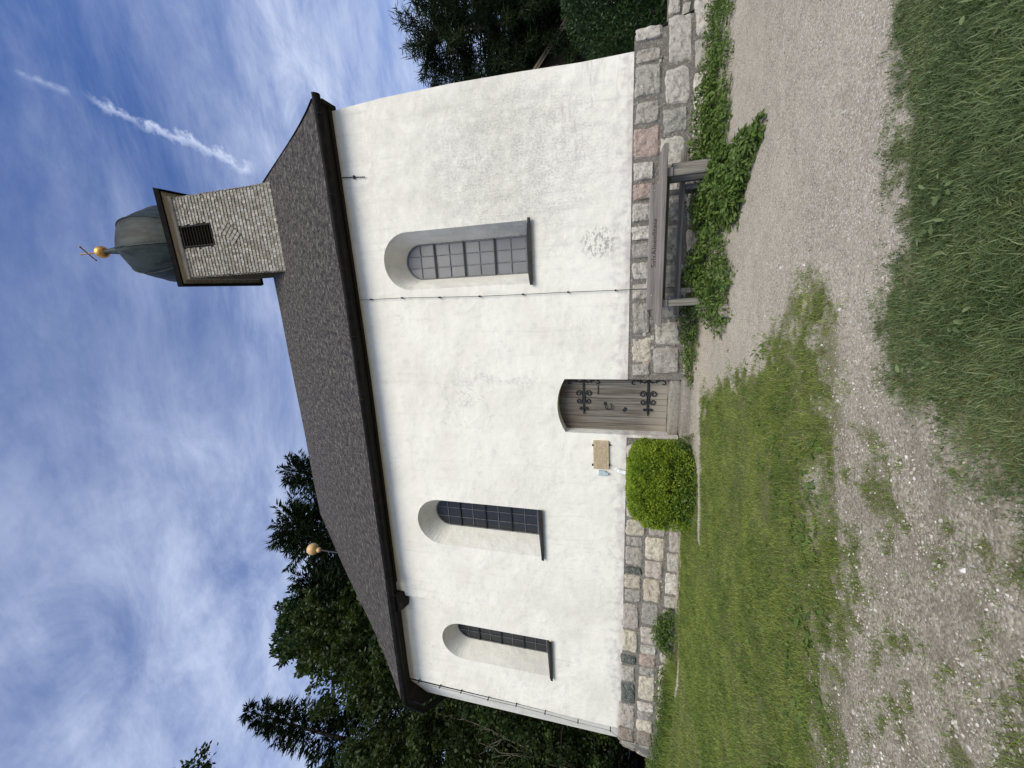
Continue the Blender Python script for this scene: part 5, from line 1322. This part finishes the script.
# long meadow grass in the right foreground
a, b = scatter(-1.6, 3.2, -7.2, -4.5, 240000, tall_f); n = len(a)
dd = sdist(a, b, tall_poly); edge = sstep(dd, -.02, .75); cl = fbm(a*5, b*5, 3)
blades('meadow_grass', a, b, (.022+.026*rng.random(n))+edge*(.014+.055*rng.random(n)**2)*(.5+cl), .0036+.0040*rng.random(n)**2, .5+1.7*rng.random(n), rng.normal(size=n)*1.6+R(200)+(fbm(a*2.2, b*2.2, 2)-.5)*6, M_tall, np.clip(-.05+.75*fbm(a*6+4, b*6, 3)+rng.normal(size=n)*.26, 0, 1), 4)
a, b = scatter(3.2, 9, -7.2, -4.0, 50000, tall_f); n = len(a)
blades('meadow_grass_beyond', a, b, .08+.12*rng.random(n), .008, .5+1.3*rng.random(n), rng.random(n)*6.28, M_tall, .2+.6*rng.random(n), 2)
# long grass at the left foot of the plinth
a, b = scatter(-15, -8.6, -.75, .1, 9000, lambda x, y: sstep(y, -.75, -.3)); n = len(a)
blades('plinth_grass', a, b, .10+.22*rng.random(n), .008, .3+.9*rng.random(n), rng.random(n)*6.28, M_lawn, .2+.7*rng.random(n), 3)
a, b = scatter(1.6, 6, -1.5, -.25, 9000, lambda x, y: sstep(y, -1.5, -.8)*sstep(fbm(x*3, y*3, 3), .3, .55)*.8); n = len(a)
blades('fringe_grass', a, b, .05+.12*rng.random(n), .007, .4+1.0*rng.random(n), rng.random(n)*6.28, M_weed, .1+.7*rng.random(n), 3)

# ------------------------------------------------------------------ loose gravel
def pebbles(name, n, x0, x1, y0, y1, smin, smax, pw, keep, pal, bright):
    X = rng.uniform(x0, x1, n); Y = rng.uniform(y0, y1, n); k = rng.random(n) < keep(X, Y); X, Y = X[k], Y[k]; n = len(X)
    s = smin+(smax-smin)*rng.random(n)**pw
    # a squashed, jittered octahedron-ish cell with a cut top: 10 verts
    base = np.array([[1,0,0],[.3,.95,.0],[-.8,.6,0],[-.8,-.6,0],[.3,-.95,0],[.55,.2,.8],[-.1,.55,.85],[-.5,-.2,.8],[.2,-.5,.8]])
    V = base[None]*(1+.28*rng.normal(size=(n, 9, 3))); V[:, :, 2] *= .62
    an = rng.random(n)*2*np.pi; c, s_n = np.cos(an), np.sin(an)
    V[:, :, 1] *= (.6+.4*rng.random(n))[:, None]
    x = V[:, :, 0]*c[:, None]-V[:, :, 1]*s_n[:, None]; y = V[:, :, 0]*s_n[:, None]+V[:, :, 1]*c[:, None]
    V = np.stack([x, y, V[:, :, 2]], -1)*s[:, None, None]+np.stack([X, Y, height(X, Y)-.001+.0*s], -1)[:, None]
    F = [[0,1,5],[1,6,5],[1,2,6],[2,7,6],[2,3,7],[3,4,7],[4,8,7],[4,0,8],[0,5,8],[5,6,8],[6,7,8]]
    flat = ((np.arange(n)*9)[:, None, None]+np.array(F)[None]).ravel()
    me = np_mesh(name, V.reshape(-1, 3), flat, np.full(n*len(F), 3))
    pc = np.array(pal)[rng.integers(0, len(pal), n)]*(bright*(.75+.5*rng.random(n)))[:, None]
    col_attr(me, 'tone', np.concatenate([np.repeat(pc, 9, 0), np.ones((n*9, 1))], 1))
    o = link(name, me, M_pebble); tag(o, kind='stuff'); return o
def pebble_mat():
    m, t, b = mat('loose_gravel', (.4, .4, .4), .9, 0, .2); c = attr(t, 'tone'); n = noise_(t, objco(t), 160, 3, .6)
    L(t, mixc(t, math_(t, 'MULTIPLY', n, .35), c, (.25, .22, .19)), b.inputs['Base Color']); return m
M_pebble = pebble_mat()
gk = lambda x, y: np.clip(1-np.maximum(lawn_f(x, y), tall_f(x, y))*1.05, 0, 1)*(.35+.65*sstep(fbm(x*2.2, y*2.2, 3), .35, .6))
PAL = [(.50, .46, .375), (.38, .345, .275), (.26, .228, .17), (.64, .605, .52), (.19, .163, .125), (.44, .395, .31), (.30, .272, .215)]
pebbles('fine_gravel', 70000, -4.4, 3.6, -6.7, -2.2, .0022, .0075, 2.2, gk, PAL, 1.0)
pebbles('coarse_gravel', 26000, -4.4, 0.4, -6.7, -4.2, .004, .0125, 2.8, lambda x, y: gk(x, y)*sstep(-x+.6*(-y-5), .0, 1.6), PAL, 1.0)
pebbles('scattered_stones', 300, -4.0, 2.6, -6.7, -3.0, .010, .024, 3.5, lambda x, y: gk(x, y)*(.25+.75*sstep(-x, .3, 1.5)), [(.62, .59, .55), (.52, .48, .43), (.66, .62, .56)], 1.0)
